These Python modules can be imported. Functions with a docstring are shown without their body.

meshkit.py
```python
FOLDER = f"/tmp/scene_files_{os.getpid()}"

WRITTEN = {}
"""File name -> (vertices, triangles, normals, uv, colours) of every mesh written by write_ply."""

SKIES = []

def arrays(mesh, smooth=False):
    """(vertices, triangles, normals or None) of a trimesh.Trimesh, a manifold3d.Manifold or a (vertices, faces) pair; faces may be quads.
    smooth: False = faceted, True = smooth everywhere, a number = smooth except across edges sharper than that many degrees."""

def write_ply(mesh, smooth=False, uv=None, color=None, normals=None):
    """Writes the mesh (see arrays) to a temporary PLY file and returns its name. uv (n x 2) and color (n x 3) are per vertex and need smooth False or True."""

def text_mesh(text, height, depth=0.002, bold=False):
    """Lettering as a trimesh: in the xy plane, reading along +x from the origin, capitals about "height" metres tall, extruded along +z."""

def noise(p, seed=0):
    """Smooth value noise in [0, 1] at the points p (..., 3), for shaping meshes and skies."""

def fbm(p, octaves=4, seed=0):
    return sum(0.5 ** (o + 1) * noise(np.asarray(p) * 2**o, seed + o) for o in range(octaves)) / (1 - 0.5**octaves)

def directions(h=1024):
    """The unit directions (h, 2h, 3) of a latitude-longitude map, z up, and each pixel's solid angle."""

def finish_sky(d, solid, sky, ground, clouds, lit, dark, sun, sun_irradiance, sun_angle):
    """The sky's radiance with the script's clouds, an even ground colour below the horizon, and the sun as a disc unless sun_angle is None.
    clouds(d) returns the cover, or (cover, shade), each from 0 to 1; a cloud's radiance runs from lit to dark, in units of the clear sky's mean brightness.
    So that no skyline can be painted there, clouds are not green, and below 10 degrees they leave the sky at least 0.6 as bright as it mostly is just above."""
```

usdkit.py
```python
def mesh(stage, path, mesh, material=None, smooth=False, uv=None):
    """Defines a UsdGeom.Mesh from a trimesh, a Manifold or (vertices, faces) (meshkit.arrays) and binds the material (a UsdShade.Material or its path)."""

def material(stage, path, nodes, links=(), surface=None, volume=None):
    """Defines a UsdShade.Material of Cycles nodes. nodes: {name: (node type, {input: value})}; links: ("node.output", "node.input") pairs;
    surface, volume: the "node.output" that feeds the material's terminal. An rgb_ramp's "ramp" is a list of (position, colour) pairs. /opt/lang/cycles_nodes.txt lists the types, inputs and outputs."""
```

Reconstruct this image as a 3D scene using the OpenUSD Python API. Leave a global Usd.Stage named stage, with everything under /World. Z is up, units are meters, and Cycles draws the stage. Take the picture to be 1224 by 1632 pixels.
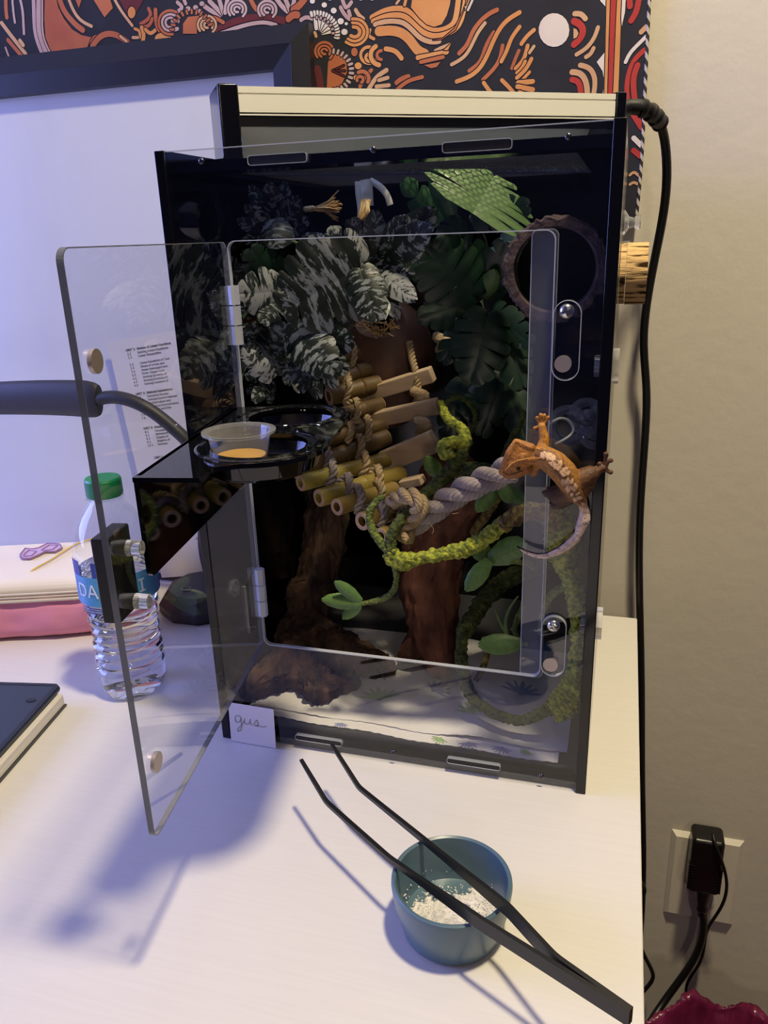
import math, random
import numpy as np, trimesh, manifold3d as m3
import shapely
from shapely.geometry import Polygon, LineString, Point, box as sbox
from shapely.ops import unary_union
from shapely import affinity
from scipy.interpolate import CubicSpline
import usdkit, meshkit
from pxr import Usd, UsdGeom, UsdLux, UsdShade, Gf, Sdf

stage = Usd.Stage.CreateInMemory()
UsdGeom.SetStageUpAxis(stage, UsdGeom.Tokens.z)
UsdGeom.SetStageMetersPerUnit(stage, 1.0)
UsdGeom.Xform.Define(stage, '/World')
stage.SetDefaultPrim(stage.GetPrimAtPath('/World'))
UsdGeom.Scope.Define(stage, '/World/Looks')
RNG = np.random.default_rng(7)

# ---------------------------------------------------------------- camera
YAW, PITCH, ROLL = 0.297525, 0.336072, -0.0349136
EYE = np.array([0.306232, -0.506963, 0.399386]); FPX = 1255.13
def _basis():
    cy, sy = math.cos(YAW), math.sin(YAW)
    w = np.array([-sy*math.cos(PITCH), cy*math.cos(PITCH), -math.sin(PITCH)])
    r = np.array([cy, sy, 0.0]); u = np.cross(r, w)
    c, s = math.cos(ROLL), math.sin(ROLL)
    return c*r + s*u, -s*r + c*u, w
CR, CU, CW = _basis()
cam = UsdGeom.Camera.Define(stage, '/World/camera')
cam.AddTransformOp().Set(Gf.Matrix4d(*CR, 0, *CU, 0, *(-CW), 0, *EYE, 1))
cam.CreateFocalLengthAttr(26.0)
cam.CreateHorizontalApertureAttr(26.0*1224/FPX)
cam.CreateVerticalApertureAttr(26.0*1632/FPX)
cam.CreateClippingRangeAttr(Gf.Vec2f(0.01, 50))
cam.CreateExposureAttr(0.0)

def ray(x, y):
    return CW + CR*(x-612)/FPX - CU*(y-816)/FPX
def P(x, y, Y):                       # measured photo point -> the point at depth Y in the place
    d = ray(x, y); return EYE + d*(Y-EYE[1])/d[1]
def Pz(x, y, Z=0.0):
    d = ray(x, y); return EYE + d*(Z-EYE[2])/d[2]

# ---------------------------------------------------------------- lights
def light(kind, name, loc, color, intensity, rot=None, **kw):
    l = getattr(UsdLux, kind).Define(stage, '/World/'+name)
    l.AddTranslateOp().Set(Gf.Vec3d(*map(float, loc)))
    if rot: l.AddRotateXYZOp().Set(Gf.Vec3f(*rot))
    l.CreateColorAttr(Gf.Vec3f(*color)); l.CreateIntensityAttr(intensity)
    for k, v in kw.items(): getattr(l, f'Create{k}Attr')(v)
    return l
KEY = (0.47, -0.19, 1.60)
light('DiskLight', 'ceiling_bulb', KEY, (1.0, 0.86, 0.56), 690.0, Radius=0.062)
light('RectLight', 'window_daylight', (-1.72, -0.35, 0.75), (0.26, 0.32, 0.96), 11.5, rot=(0, -90, 0), Width=1.1, Height=1.2)  # out of view, placed to bring blue light from the left
LED_POWER = 90.0
ADDED_LAMP = (1.0, -1.85, 0.85)
light('SphereLight', 'floor_lamp_bulb', ADDED_LAMP, (1.0, 0.82, 0.60), 38.0, Radius=0.09)  # added fill light behind the camera, brightens the back wall at right

# ---------------------------------------------------------------- helpers
def srgb(*c):
    c = np.array(c, float)/255
    return tuple(np.where(c <= 0.04045, c/12.92, ((c+0.055)/1.055)**2.4))
def mat(name, nodes, links=(), surface=None, volume=None):
    return usdkit.material(stage, '/World/Looks/'+name, nodes, links, surface, volume)
MATS = {}
def plain(name, col, rough=0.5, col2=None, scale=20.0, stretch=(1, 1, 1), bump=0.0, bscale=None, detail=4.0, lo=0.35, hi=0.65, bdist=0.002, coords='object', **kw):
    """principled with an optional two-tone noise and a fine bump"""
    n = {'p': ('principled_bsdf', {'roughness': rough, 'base_color': srgb(*col), **kw})}
    l = []
    if col2 is not None or bump:
        n['t'] = ('texture_coordinate', {}); n['m'] = ('mapping', {'scale': stretch}); l.append((f't.{coords}', 'm.vector'))
    if col2 is not None:
        n['n'] = ('noise_texture', {'scale': scale, 'detail': detail}); n['r'] = ('rgb_ramp', {'ramp': [(lo, srgb(*col)), (hi, srgb(*col2))]})
        l += [('m.vector', 'n.vector'), ('n.fac', 'r.fac'), ('r.color', 'p.base_color')]
    if bump:
        n['bn'] = ('noise_texture', {'scale': bscale or scale, 'detail': 5.0}); n['b'] = ('bump', {'strength': bump, 'distance': bdist})
        l += [('m.vector', 'bn.vector'), ('bn.fac', 'b.height'), ('b.normal', 'p.normal')]
    MATS[name] = mat(name, n, l, 'p.BSDF'); return MATS[name]
def pane(name, ior=1.7, tint=(0.97, 0.975, 0.98), rough=0.01, haze=0.0, hazecol=(0.8, 0.82, 0.9)):
    n = {'tr': ('transparent_bsdf', {'color': tint}), 'gl': ('glossy_bsdf', {'color': (1, 1, 1), 'roughness': rough}), 'fr': ('fresnel', {'IOR': ior}),
         'g': ('geometry', {}), 'i': ('math', {'math_type': 'subtract', 'value1': 1.0}), 'k': ('math', {'math_type': 'multiply'}), 'mx': ('mix_closure', {})}
    l = [('g.backfacing', 'i.value2'), ('i.value', 'k.value1'), ('fr.fac', 'k.value2'), ('k.value', 'mx.fac'), ('tr.BSDF', 'mx.closure1'), ('gl.BSDF', 'mx.closure2')]
    out = 'mx.closure'
    if haze:
        n['d'] = ('diffuse_bsdf', {'color': hazecol}); n['hz'] = ('mix_closure', {'fac': haze})
        l += [('mx.closure', 'hz.closure1'), ('d.BSDF', 'hz.closure2')]; out = 'hz.closure'
    MATS[name] = mat(name, n, l, out); return MATS[name]

class Node:
    def __init__(s, prim, org): s.prim, s.path, s.org = prim, str(prim.GetPath()), np.array(org, float)
def numbered(parent, name):
    path, k = f'{parent}/{name}', 0
    while stage.GetPrimAtPath(path):
        k += 1; path = f'{parent}/{name}_{k:03d}'
    return path
def tag(node, label=None, cat=None, group=None, kind=None):
    for k, v in (('label', label), ('category', cat), ('group', group), ('kind', kind)):
        if v: node.prim.SetCustomDataByKey(k, v)
    return node
def thing(name, label, cat, loc=(0, 0, 0), group=None, kind=None):
    x = UsdGeom.Xform.Define(stage, numbered('/World', name)); x.AddTranslateOp().Set(Gf.Vec3d(*map(float, loc)))
    return tag(Node(x.GetPrim(), loc), label, cat, group, kind)
def shift(mesh, o):
    v, f, _ = meshkit.arrays(mesh); return v-o, f
def add(name, mesh, m, parent=None, smooth=False, label=None, uv=None, kind=None):
    org = parent.org if parent else np.zeros(3)
    v, f, _ = meshkit.arrays(mesh)
    if uv is not None or smooth is True: g = (v-org, f)
    else: g = trimesh.Trimesh(v-org, f, process=bool(smooth)) 
    p = usdkit.mesh(stage, numbered(parent.path if parent else '/World', name), g, MATS[m] if isinstance(m, str) else m, smooth, uv)
    return tag(Node(p.GetPrim(), org), label, kind=kind)
def single(name, mesh, m, label, cat, smooth=False, group=None, kind=None, uv=None):
    """a thing that is one mesh"""
    return tag(add(name, mesh, m, None, smooth, uv=uv), label, cat, group, kind)

cat = trimesh.util.concatenate
def tm(x):
    if isinstance(x, trimesh.Trimesh): return x
    v, f, _ = meshkit.arrays(x); return trimesh.Trimesh(v, f, process=False)
def join(*ms):
    ms = [tm(m) for m in (ms[0] if len(ms) == 1 and isinstance(ms[0], (list, tuple)) else ms)]
    return cat(ms)
def bx(x0, x1, y0, y1, z0, z1, r=0.0):
    if r <= 0:
        return trimesh.creation.box(bounds=[[x0, y0, z0], [x1, y1, z1]])
    c = [m3.Manifold.sphere(r, 12).translate([x, y, z]) for x in (x0+r, x1-r) for y in (y0+r, y1-r) for z in (z0+r, z1-r)]
    return tm(m3.Manifold.batch_hull(c))
def orient(mesh, X, Y, Z, o):
    """local axes -> the given world axes and origin"""
    T = np.eye(4); T[:3, 0], T[:3, 1], T[:3, 2], T[:3, 3] = X, Y, Z, o
    m = tm(mesh).copy(); m.vertices = m.vertices @ T[:3, :3].T + T[:3, 3]
    if np.linalg.det(T[:3, :3]) < 0: m.faces = m.faces[:, ::-1]
    return m
def unit(v): v = np.asarray(v, float); return v/np.linalg.norm(v)
def frame_from(z, up=(0, 0, 1)):
    z = unit(z); up = np.array(up, float)
    if abs(z @ unit(up)) > 0.97: up = np.array([1.0, 0, 0])
    x = unit(np.cross(up, z)); return x, np.cross(z, x), z
def cyl(a, b, r, r2=None, n=24):
    a, b = np.array(a, float), np.array(b, float); h = np.linalg.norm(b-a)
    m = m3.Manifold.cylinder(h, r, r if r2 is None else r2, n)
    return orient(m, *frame_from(b-a), a)
def extrude(poly, h): 
    polys = list(poly.geoms) if hasattr(poly, 'geoms') else [poly]
    return join([trimesh.creation.extrude_polygon(q, h) for q in polys if q.area > 0])
def lathe(profile, n=48, at=(0, 0, 0)):
    """closed profile of (r, z) turned about z"""
    pr = np.array(profile, float); k = len(pr); a = np.arange(n)*2*np.pi/n
    v = np.stack([np.outer(np.cos(a), pr[:, 0]), np.outer(np.sin(a), pr[:, 0]), np.tile(pr[:, 1], (n, 1))], -1).reshape(-1, 3)
    i, j = np.meshgrid(np.arange(n), np.arange(k-1), indexing='ij'); i, j = i.ravel(), j.ravel(); i2 = (i+1) % n
    f = np.vstack([np.stack([i*k+j, i2*k+j, i2*k+j+1], 1), np.stack([i*k+j, i2*k+j+1, i*k+j+1], 1)])
    m = trimesh.Trimesh(v+np.array(at, float), f, process=True); m.update_faces(m.nondegenerate_faces()); 
    if m.is_watertight and m.volume < 0: m.invert()
    return m
def spline(pts, n=40):
    pts = np.array(pts, float)
    if len(pts) == 2: return pts[0] + np.linspace(0, 1, n)[:, None]*(pts[1]-pts[0])
    t = np.r_[0, np.cumsum(np.sqrt(np.linalg.norm(np.diff(pts, axis=0), axis=1)))]
    return CubicSpline(t, pts, bc_type='natural')(np.linspace(0, t[-1], n))
def tube(pts, r, n=10, cap=True, sx=1.0, up0=None):
    pts = np.array(pts, float); k = len(pts); r = np.broadcast_to(np.asarray(r, float), (k,))
    T = np.gradient(pts, axis=0); T /= np.maximum(np.linalg.norm(T, axis=1, keepdims=True), 1e-12)
    u = np.cross(T[0], up0 if up0 is not None else ([0, 0, 1] if abs(T[0][2]) < 0.9 else [1, 0, 0])); u /= np.linalg.norm(u)
    U = []
    for t in T:
        u = u - t*(u @ t); u /= np.linalg.norm(u); U.append(u)
    U = np.array(U); V = np.cross(T, U)
    a = np.arange(n)*2*np.pi/n
    v = pts[:, None] + r[:, None, None]*(np.cos(a)[None, :, None]*U[:, None]*sx + np.sin(a)[None, :, None]*V[:, None])
    v = v.reshape(-1, 3)
    i, j = np.meshgrid(np.arange(k-1), np.arange(n), indexing='ij'); i, j = i.ravel(), j.ravel(); j2 = (j+1) % n
    f = np.vstack([np.stack([i*n+j, i*n+j2, (i+1)*n+j2], 1), np.stack([i*n+j, (i+1)*n+j2, (i+1)*n+j], 1)])
    if cap:
        v = np.vstack([v, pts[0], pts[-1]]); c0, c1 = len(v)-2, len(v)-1; j = np.arange(n); j2 = (j+1) % n
        f = np.vstack([f, np.stack([np.full(n, c0), j2, j], 1), np.stack([np.full(n, c1), (k-1)*n+j, (k-1)*n+j2], 1)])
    return trimesh.Trimesh(v, f, process=False)
def struct(name, mesh, m, smooth=False):
    return tag(add(name, mesh, m, None, smooth), kind='structure')
def rounded_rect(x0, x1, y0, y1, r, n=6):
    return sbox(x0+r, y0+r, x1-r, y1-r).buffer(r, quad_segs=n)
def sheet_xz(poly, y0, y1):
    """polygon in (x, z) extruded through y0..y1"""
    m = extrude(poly, y1-y0); v = m.vertices.copy()
    m.vertices = np.stack([v[:, 0], y0+v[:, 2], v[:, 1]], 1); m.invert(); return m

# ---------------------------------------------------------------- materials
plain('wall_paint', (214, 206, 192), 0.55, (209, 201, 187), 3, bump=0.12, bscale=55, bdist=0.004)
plain('ceiling_paint', (176, 172, 166), 0.8)
plain('unseen_dark_wall', (46, 52, 82), 0.9)  # unseen walls, kept dark navy to limit bounce and reflections in the panel
plain('floor_wood', (118, 94, 74), 0.5, (98, 78, 62), 8, stretch=(1, 8, 1))
plain('trim_white', (225, 222, 214), 0.4)
plain('desk_white', (214, 210, 205), 0.42, (211, 207, 202), 30, stretch=(0.5, 14, 1), bump=0.04, bscale=60, bdist=0.001)
plain('leg_metal', (60, 60, 62), 0.4, metallic=1.0)
plain('black_acrylic', (9, 9, 12), 0.12)
plain('black_matte', (14, 14, 17), 0.45)
plain('tray_grey', (66, 66, 70), 0.25)
pane('clear_acrylic', 1.62, (0.955, 0.96, 0.965))
n = {'tr': ('transparent_bsdf', {'color': (0.9, 0.92, 0.95)}), 'p': ('principled_bsdf', {'base_color': srgb(205, 208, 214), 'roughness': 0.12, 'transmission_weight': 0.0}), 'mx': ('mix_closure', {'fac': 0.62})}
MATS['acrylic_lit_edge'] = mat('acrylic_lit_edge', n, [('tr.BSDF', 'mx.closure1'), ('p.BSDF', 'mx.closure2')], 'mx.closure')  # pale base colour stands in for light piped to the acrylic edges
n = {'tr': ('transparent_bsdf', {'color': (0.9, 0.92, 0.95)}), 'p': ('principled_bsdf', {'base_color': srgb(105, 107, 114), 'roughness': 0.1}), 'mx': ('mix_closure', {'fac': 0.8})}
MATS['door_edge'] = mat('door_edge', n, [('tr.BSDF', 'mx.closure1'), ('p.BSDF', 'mx.closure2')], 'mx.closure')  # dark grey base stands in for dark reflections within the edge
MATS['clear_solid'] = mat('clear_solid', {'p': ('principled_bsdf', {'base_color': (0.93, 0.95, 1.0), 'roughness': 0.06, 'ior': 1.45, 'transmission_weight': 0.92})}, [], 'p.BSDF')
plain('steel', (205, 205, 205), 0.22, metallic=1.0)
plain('magnet_face', (186, 172, 168), 0.35, metallic=0.7)
plain('aluminium_cream', (246, 244, 232), 0.4)
plain('screw_dark', (92, 92, 98), 0.3, metallic=1.0)
pane('strip_sheen_acrylic', 1.75, (0.95, 0.955, 0.965), 0.02, haze=0.065, hazecol=(0.62, 0.66, 0.85))  # bluish diffuse haze stands in for reflected light on the strip
plain('reflector_alu', (170, 156, 122), 0.4, metallic=0.75, bump=0.05, bscale=200, stretch=(1, 1, 12))
plain('mesh_wire', (22, 22, 24), 0.5)
plain('cable_black', (14, 14, 15), 0.42)
MATS['led'] = mat('led', {'e': ('emission', {'color': (0.62, 0.78, 1.25), 'strength': LED_POWER})}, [], 'e.emission')

# ---------------------------------------------------------------- the room
X0, X1, Y0, Y1, Z0, Z1 = -1.8, 1.7, -2.4, 0.345, -0.74, 1.66
struct('floor', bx(X0, X1, Y0, Y1, Z0-0.05, Z0), 'floor_wood')
struct('ceiling', bx(X0, X1, Y0, Y1, Z1, Z1+0.05), 'ceiling_paint')
struct('wall_back', bx(X0, X1, Y1, Y1+0.1, Z0, Z1), 'wall_paint')
struct('wall_front', bx(X0, X1, Y0-0.1, Y0, Z0, Z1), 'unseen_dark_wall')
struct('wall_right', bx(X1, X1+0.1, Y0, Y1, Z0, Z1), 'unseen_dark_wall')
w0, w1, h0, h1 = -0.95, 0.25, 0.15, 1.35
hole = Polygon([(Y0, Z0), (Y1, Z0), (Y1, Z1), (Y0, Z1)], [[(w0, h0), (w1, h0), (w1, h1), (w0, h1)]])
wl = extrude(hole, 0.1); v = wl.vertices.copy(); wl.vertices = np.stack([X0-0.1+v[:, 2], v[:, 0], v[:, 1]], 1)
struct('wall_left', wl, 'wall_paint')
pane('unseen_window_glass', 1.5)
win = tag(Node(UsdGeom.Xform.Define(stage, '/World/window_1').GetPrim(), (0, 0, 0)), kind='structure')  # window out of view, stands for the unseen blue source at left
fr = Polygon([(w0, h0), (w1, h0), (w1, h1), (w0, h1)], [[(w0+.05, h0+.05), (w1-.05, h0+.05), (w1-.05, h1-.05), (w0+.05, h1-.05)]])
fm = extrude(fr, 0.06); v = fm.vertices.copy(); fm.vertices = np.stack([X0-0.08+v[:, 2], v[:, 0], v[:, 1]], 1)
add('window_frame', fm, 'trim_white', win)
add('pane', bx(X0-0.055, X0-0.05, w0+.05, w1-.05, h0+.05, h1-.05), 'unseen_window_glass', win)
struct('baseboard_back', bx(X0, X1, Y1-0.014, Y1, Z0, Z0+0.09, 0.004), 'trim_white')

# ceiling lamp round the bulb
cl = thing('ceiling_lamp', 'round brushed metal ceiling lamp with its bulb lit', 'lamp', (KEY[0], KEY[1], Z1))
add('canopy', cyl((KEY[0], KEY[1], Z1-0.03), (KEY[0], KEY[1], Z1), 0.07), 'steel', cl, 30)
add('shade', lathe([(0.095, KEY[2]-.01-Z1), (0.12, KEY[2]-Z1-.02), (0.125, KEY[2]-Z1-.02), (0.10, KEY[2]-Z1+0.03), (0.0, KEY[2]-Z1+0.035), (0.0, KEY[2]-Z1+0.03), (0.095, KEY[2]-Z1+0.025), (0.095, KEY[2]-.01-Z1)], 40, (KEY[0], KEY[1], Z1)), 'steel', cl, 30)

fl_ = thing('floor_lamp', 'added floor lamp behind the camera, bare globe bulb filling in light', 'lamp', (ADDED_LAMP[0], ADDED_LAMP[1], Z0))  # added with its bulb as fill, no such lamp is in view
add('base', lathe([(0, 0), (0.14, 0), (0.14, 0.015), (0.02, 0.03), (0, 0.03)], 40, (ADDED_LAMP[0], ADDED_LAMP[1], Z0)), 'leg_metal', fl_, 30)
add('pole', cyl((ADDED_LAMP[0], ADDED_LAMP[1], Z0+0.02), (ADDED_LAMP[0], ADDED_LAMP[1], ADDED_LAMP[2]-0.10), 0.012), 'leg_metal', fl_, 30)
add('socket', cyl((ADDED_LAMP[0], ADDED_LAMP[1], ADDED_LAMP[2]-0.16), (ADDED_LAMP[0], ADDED_LAMP[1], ADDED_LAMP[2]-0.092), 0.03, 0.045), 'leg_metal', fl_, 30)
# ---------------------------------------------------------------- the desk
DX = 0.3405
desk = thing('desk', 'white laminate desk with faint wood grain under the terrarium', 'desk', (-0.3, -0.1, Z0))
add('desk_top', bx(-1.0, DX, -0.75, 0.304, -0.03, 0.0, 0.0012), 'desk_white', desk, 30)
for x in (-0.95, DX-0.06):
    for y in (-0.70, 0.25): add('leg', bx(x, x+0.04, y, y+0.04, Z0, -0.03), 'leg_metal', desk)

# ---------------------------------------------------------------- the terrarium
TW, TH, TD = 0.301, 0.457, 0.300
S = 0.0075                                   # side panel thickness
OX0, OX1, OZ0, OZ1 = 0.047, 0.264, 0.095, 0.400
terr = thing('terrarium', 'tall black and clear acrylic terrarium with its front door swung open', 'terrarium', (TW/2, TD/2, 0))
for x0 in (0.0, TW-S):
    add('side_panel', bx(x0, x0+S, -0.001, TD, 0.0, TH+0.001, 0.0008), 'black_acrylic', terr, 30)
add('back_panel', bx(S, TW-S, TD-0.004, TD, 0.002, TH), 'black_acrylic', terr)
front = sbox(S, 0.001, TW-S, TH)
slots = [rounded_rect(0.067, 0.108, 0.4455, 0.4515, 0.002), rounded_rect(0.195, 0.237, 0.4455, 0.4515, 0.002),
         rounded_rect(0.067, 0.108, 0.0085, 0.0135, 0.002), rounded_rect(0.195, 0.237, 0.0085, 0.0135, 0.002)]
opening = rounded_rect(OX0, OX1, OZ0, OZ1, 0.006)
fp = front.difference(opening)
for s_ in slots: fp = fp.difference(s_)
fpn = add('front_panel', sheet_xz(fp, 0.0, 0.003), 'clear_acrylic', terr, label='clear front panel with a large door opening')
rim = opening.buffer(0.00035).difference(opening.buffer(-0.00035))
add('opening_edge', sheet_xz(rim, -0.0002, 0.0032), 'acrylic_lit_edge', fpn, label='polished edge of the door opening, piped light painted pale')
add('top_edge', bx(S, TW-S, 0.0, 0.003, TH, TH+0.0005), 'acrylic_lit_edge', fpn)
for s_ in slots:
    add('slot_edge', sheet_xz(s_.difference(s_.buffer(-0.00032)), -0.0002, 0.0033), 'acrylic_lit_edge', fpn)
    add('tab', sheet_xz(s_.buffer(-0.0005), 0.0004, 0.004), 'black_matte', fpn, label='dark tab seated in a slot')
def cross_screw(o, r, nrm=(0, -1, 0), h=0.0012):
    nrm = np.array(nrm, float); a = frame_from(nrm)
    m = m3.Manifold.sphere(r, 24).scale([1, 1, 2*h/r]).trim_by_plane([0, 0, 1], 0.0)
    for ang in (20, 110):
        m = m - m3.Manifold.cube([r*1.3, r*0.28, r*2], True).rotate([0, 0, ang]).translate([0, 0, h*1.9+r*0.75])
    return orient(m, *a, o)
for (sx, sz) in ((0.034, 0.450), (0.152, 0.450), (0.269, 0.450), (0.034, 0.011), (0.152, 0.011), (0.268, 0.010)):
    add('screw', cross_screw((sx, 0.0, sz), 0.0021, h=0.0007), 'screw_dark', terr, 30)
add('floor_tray', join(bx(S, TW-S, 0.004, TD-0.004, 0.006, 0.0125), bx(S, TW-S, 0.004, 0.010, 0.0, 0.0125)), 'tray_grey', terr)
lid = sbox(S, 0.0035, TW-S, TD-0.004).difference(sbox(0.028, 0.026, TW-0.028, TD-0.028))
add('lid_frame', join(trimesh.creation.extrude_polygon(lid, 0.007).apply_translation([0, 0, 0.4435])), 'black_acrylic', terr)
# hexagonal wire mesh of the lid
def hex_mesh(x0, x1, y0, y1, w, h, t, z):
    ms, r = [], 0
    y = y0
    segs = []
    while y < y1:
        x = x0 - (w/2 if r % 2 else 0)
        while x < x1 + w:
            segs += [((x, y), (x+w/2, y+h/3)), ((x+w/2, y+h/3), (x+w, y)), ((x+w/2, y+h/3), (x+w/2, y+h))]
            x += w
        y += h; r += 1
    V, F = [], []
    for (a, b) in segs:
        a, b = np.array(a), np.array(b)
        if not (x0 <= min(a[0], b[0]) and max(a[0], b[0]) <= x1 and max(a[1], b[1]) <= y1): continue
        d = unit(b-a); q = np.array([-d[1], d[0]])*t/2; k = len(V)*1
        base = sum(len(v_) for v_ in V)
        c = np.array([a-q, b-q, b+q, a+q]); V.append(np.vstack([np.c_[c, np.full(4, z)], np.c_[c, np.full(4, z+t)]]))
        F.append(np.array([[0, 2, 1], [0, 3, 2], [4, 5, 6], [4, 6, 7], [0, 1, 5], [0, 5, 4], [2, 3, 7], [2, 7, 6]]) + 8*(len(V)-1))
    return trimesh.Trimesh(np.vstack(V), np.vstack(F), process=False)
add('lid_screen', hex_mesh(0.027, TW-0.027, 0.025, TD-0.027, 0.0054, 0.0036, 0.0007, 0.447), 'mesh_wire', terr, kind='stuff', label='fine black wire screen in the lid')

# door-stop strip behind the opening's right side
add('stop_strip', sheet_xz(rounded_rect(0.2495, 0.2655, 0.0925, 0.4005, 0.004), 0.0032, 0.0056), 'strip_sheen_acrylic', terr, label='clear strip behind the right edge of the opening')
st = rounded_rect(0.2495, 0.2655, 0.0925, 0.4005, 0.004)
add('strip_edge', sheet_xz(st.buffer(0.0002).difference(st.buffer(-0.0003)), 0.0034, 0.0054), 'acrylic_lit_edge', terr)
# turn latches
for zc0, zc1, sz, mz in ((0.3105, 0.3595, 0.353, 0.321), (0.099, 0.1465, 0.1395, 0.108)):
    lt = add('latch', sheet_xz(rounded_rect(0.2645, 0.2815, zc0, zc1, 0.0084, 12), -0.0034, -0.0004), 'clear_acrylic', terr, label='clear oblong turn latch')
    pl = rounded_rect(0.2645, 0.2815, zc0, zc1, 0.0084, 12)
    add('latch_edge', sheet_xz(pl.difference(pl.buffer(-0.0005)), -0.0035, -0.0003), 'acrylic_lit_edge', lt)
    add('screw', cross_screw((0.2725, -0.0034, sz), 0.0046, h=0.0016), 'steel', lt, 30)
    add('magnet', cyl((0.2715, -0.0036, mz), (0.2715, -0.0012, mz), 0.0052, n=32), 'magnet_face', lt, 30)
# clear nuts and brackets through the side panels
for x, sg in ((0.0, -1), (TW, 1)):
    for z in (0.315, 0.128):
        hexp = Polygon([(0.0075*math.cos(k*math.pi/3), 0.0075*math.sin(k*math.pi/3)) for k in range(6)])
        xi = x - sg*S
        a = orient(extrude(hexp.difference(Point(0, 0).buffer(0.003)), 0.004), (0, 1, 0), (0, 0, 1), (1, 0, 0), (xi - (0.004 if sg > 0 else 0), 0.028, z))
        b = orient(extrude(rounded_rect(-0.009, 0.009, -0.011, 0.011, 0.006), 0.004), (0, 1, 0), (0, 0, 1), (1, 0, 0), (x if sg > 0 else x-0.004, 0.03, z))
        add('clear_nut', a, 'clear_solid', terr); add('clear_bracket', b, 'clear_solid', terr)

# door
DD = np.array([0.157, -0.9876, 0.0]); DN = np.array([0.9876, 0.157, 0.0]); HINGE = np.array([0.047, -0.0012, 0.0]); DT = 0.003
def D(s, t, z): return HINGE + DD*s + DN*t + np.array([0, 0, z])   # door coordinates: along, out of the inner face, up
def door_sheet(poly, t0, t1):
    m = extrude(poly, t1-t0); return orient(m, DD, (0, 0, 1), DN, D(0, t0, 0))
dp = rounded_rect(0.0005, 0.2165, 0.0955, 0.3995, 0.006)
door = add('door', door_sheet(dp, -DT, 0), 'clear_acrylic', terr, label='clear acrylic door standing open')
ring = dp.buffer(0.0002).difference(dp.buffer(-0.0004))
add('door_edge', door_sheet(ring, -DT-0.0001, 0.0001), 'door_edge', door)
for z in (0.351, 0.137):
    add('magnet', join(cyl(D(0.2045, 0.0001, z), D(0.2045, 0.0022, z), 0.0056, n=32)), 'magnet_face', door, 30)
for z in (0.352, 0.143):
    add('hinge_leaf', join(door_sheet(rounded_rect(0.004, 0.034, z-0.020, z+0.020, 0.002), 0.0001, 0.0016)), 'clear_acrylic', door)
    add('hinge_barrel', join(*[cyl(D(0.003, 0.003, z+k), D(0.003, 0.003, z+k+0.0125), 0.0038, n=6) for k in (-0.020, -0.0065, 0.007)]), 'acrylic_lit_edge', door)
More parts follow.
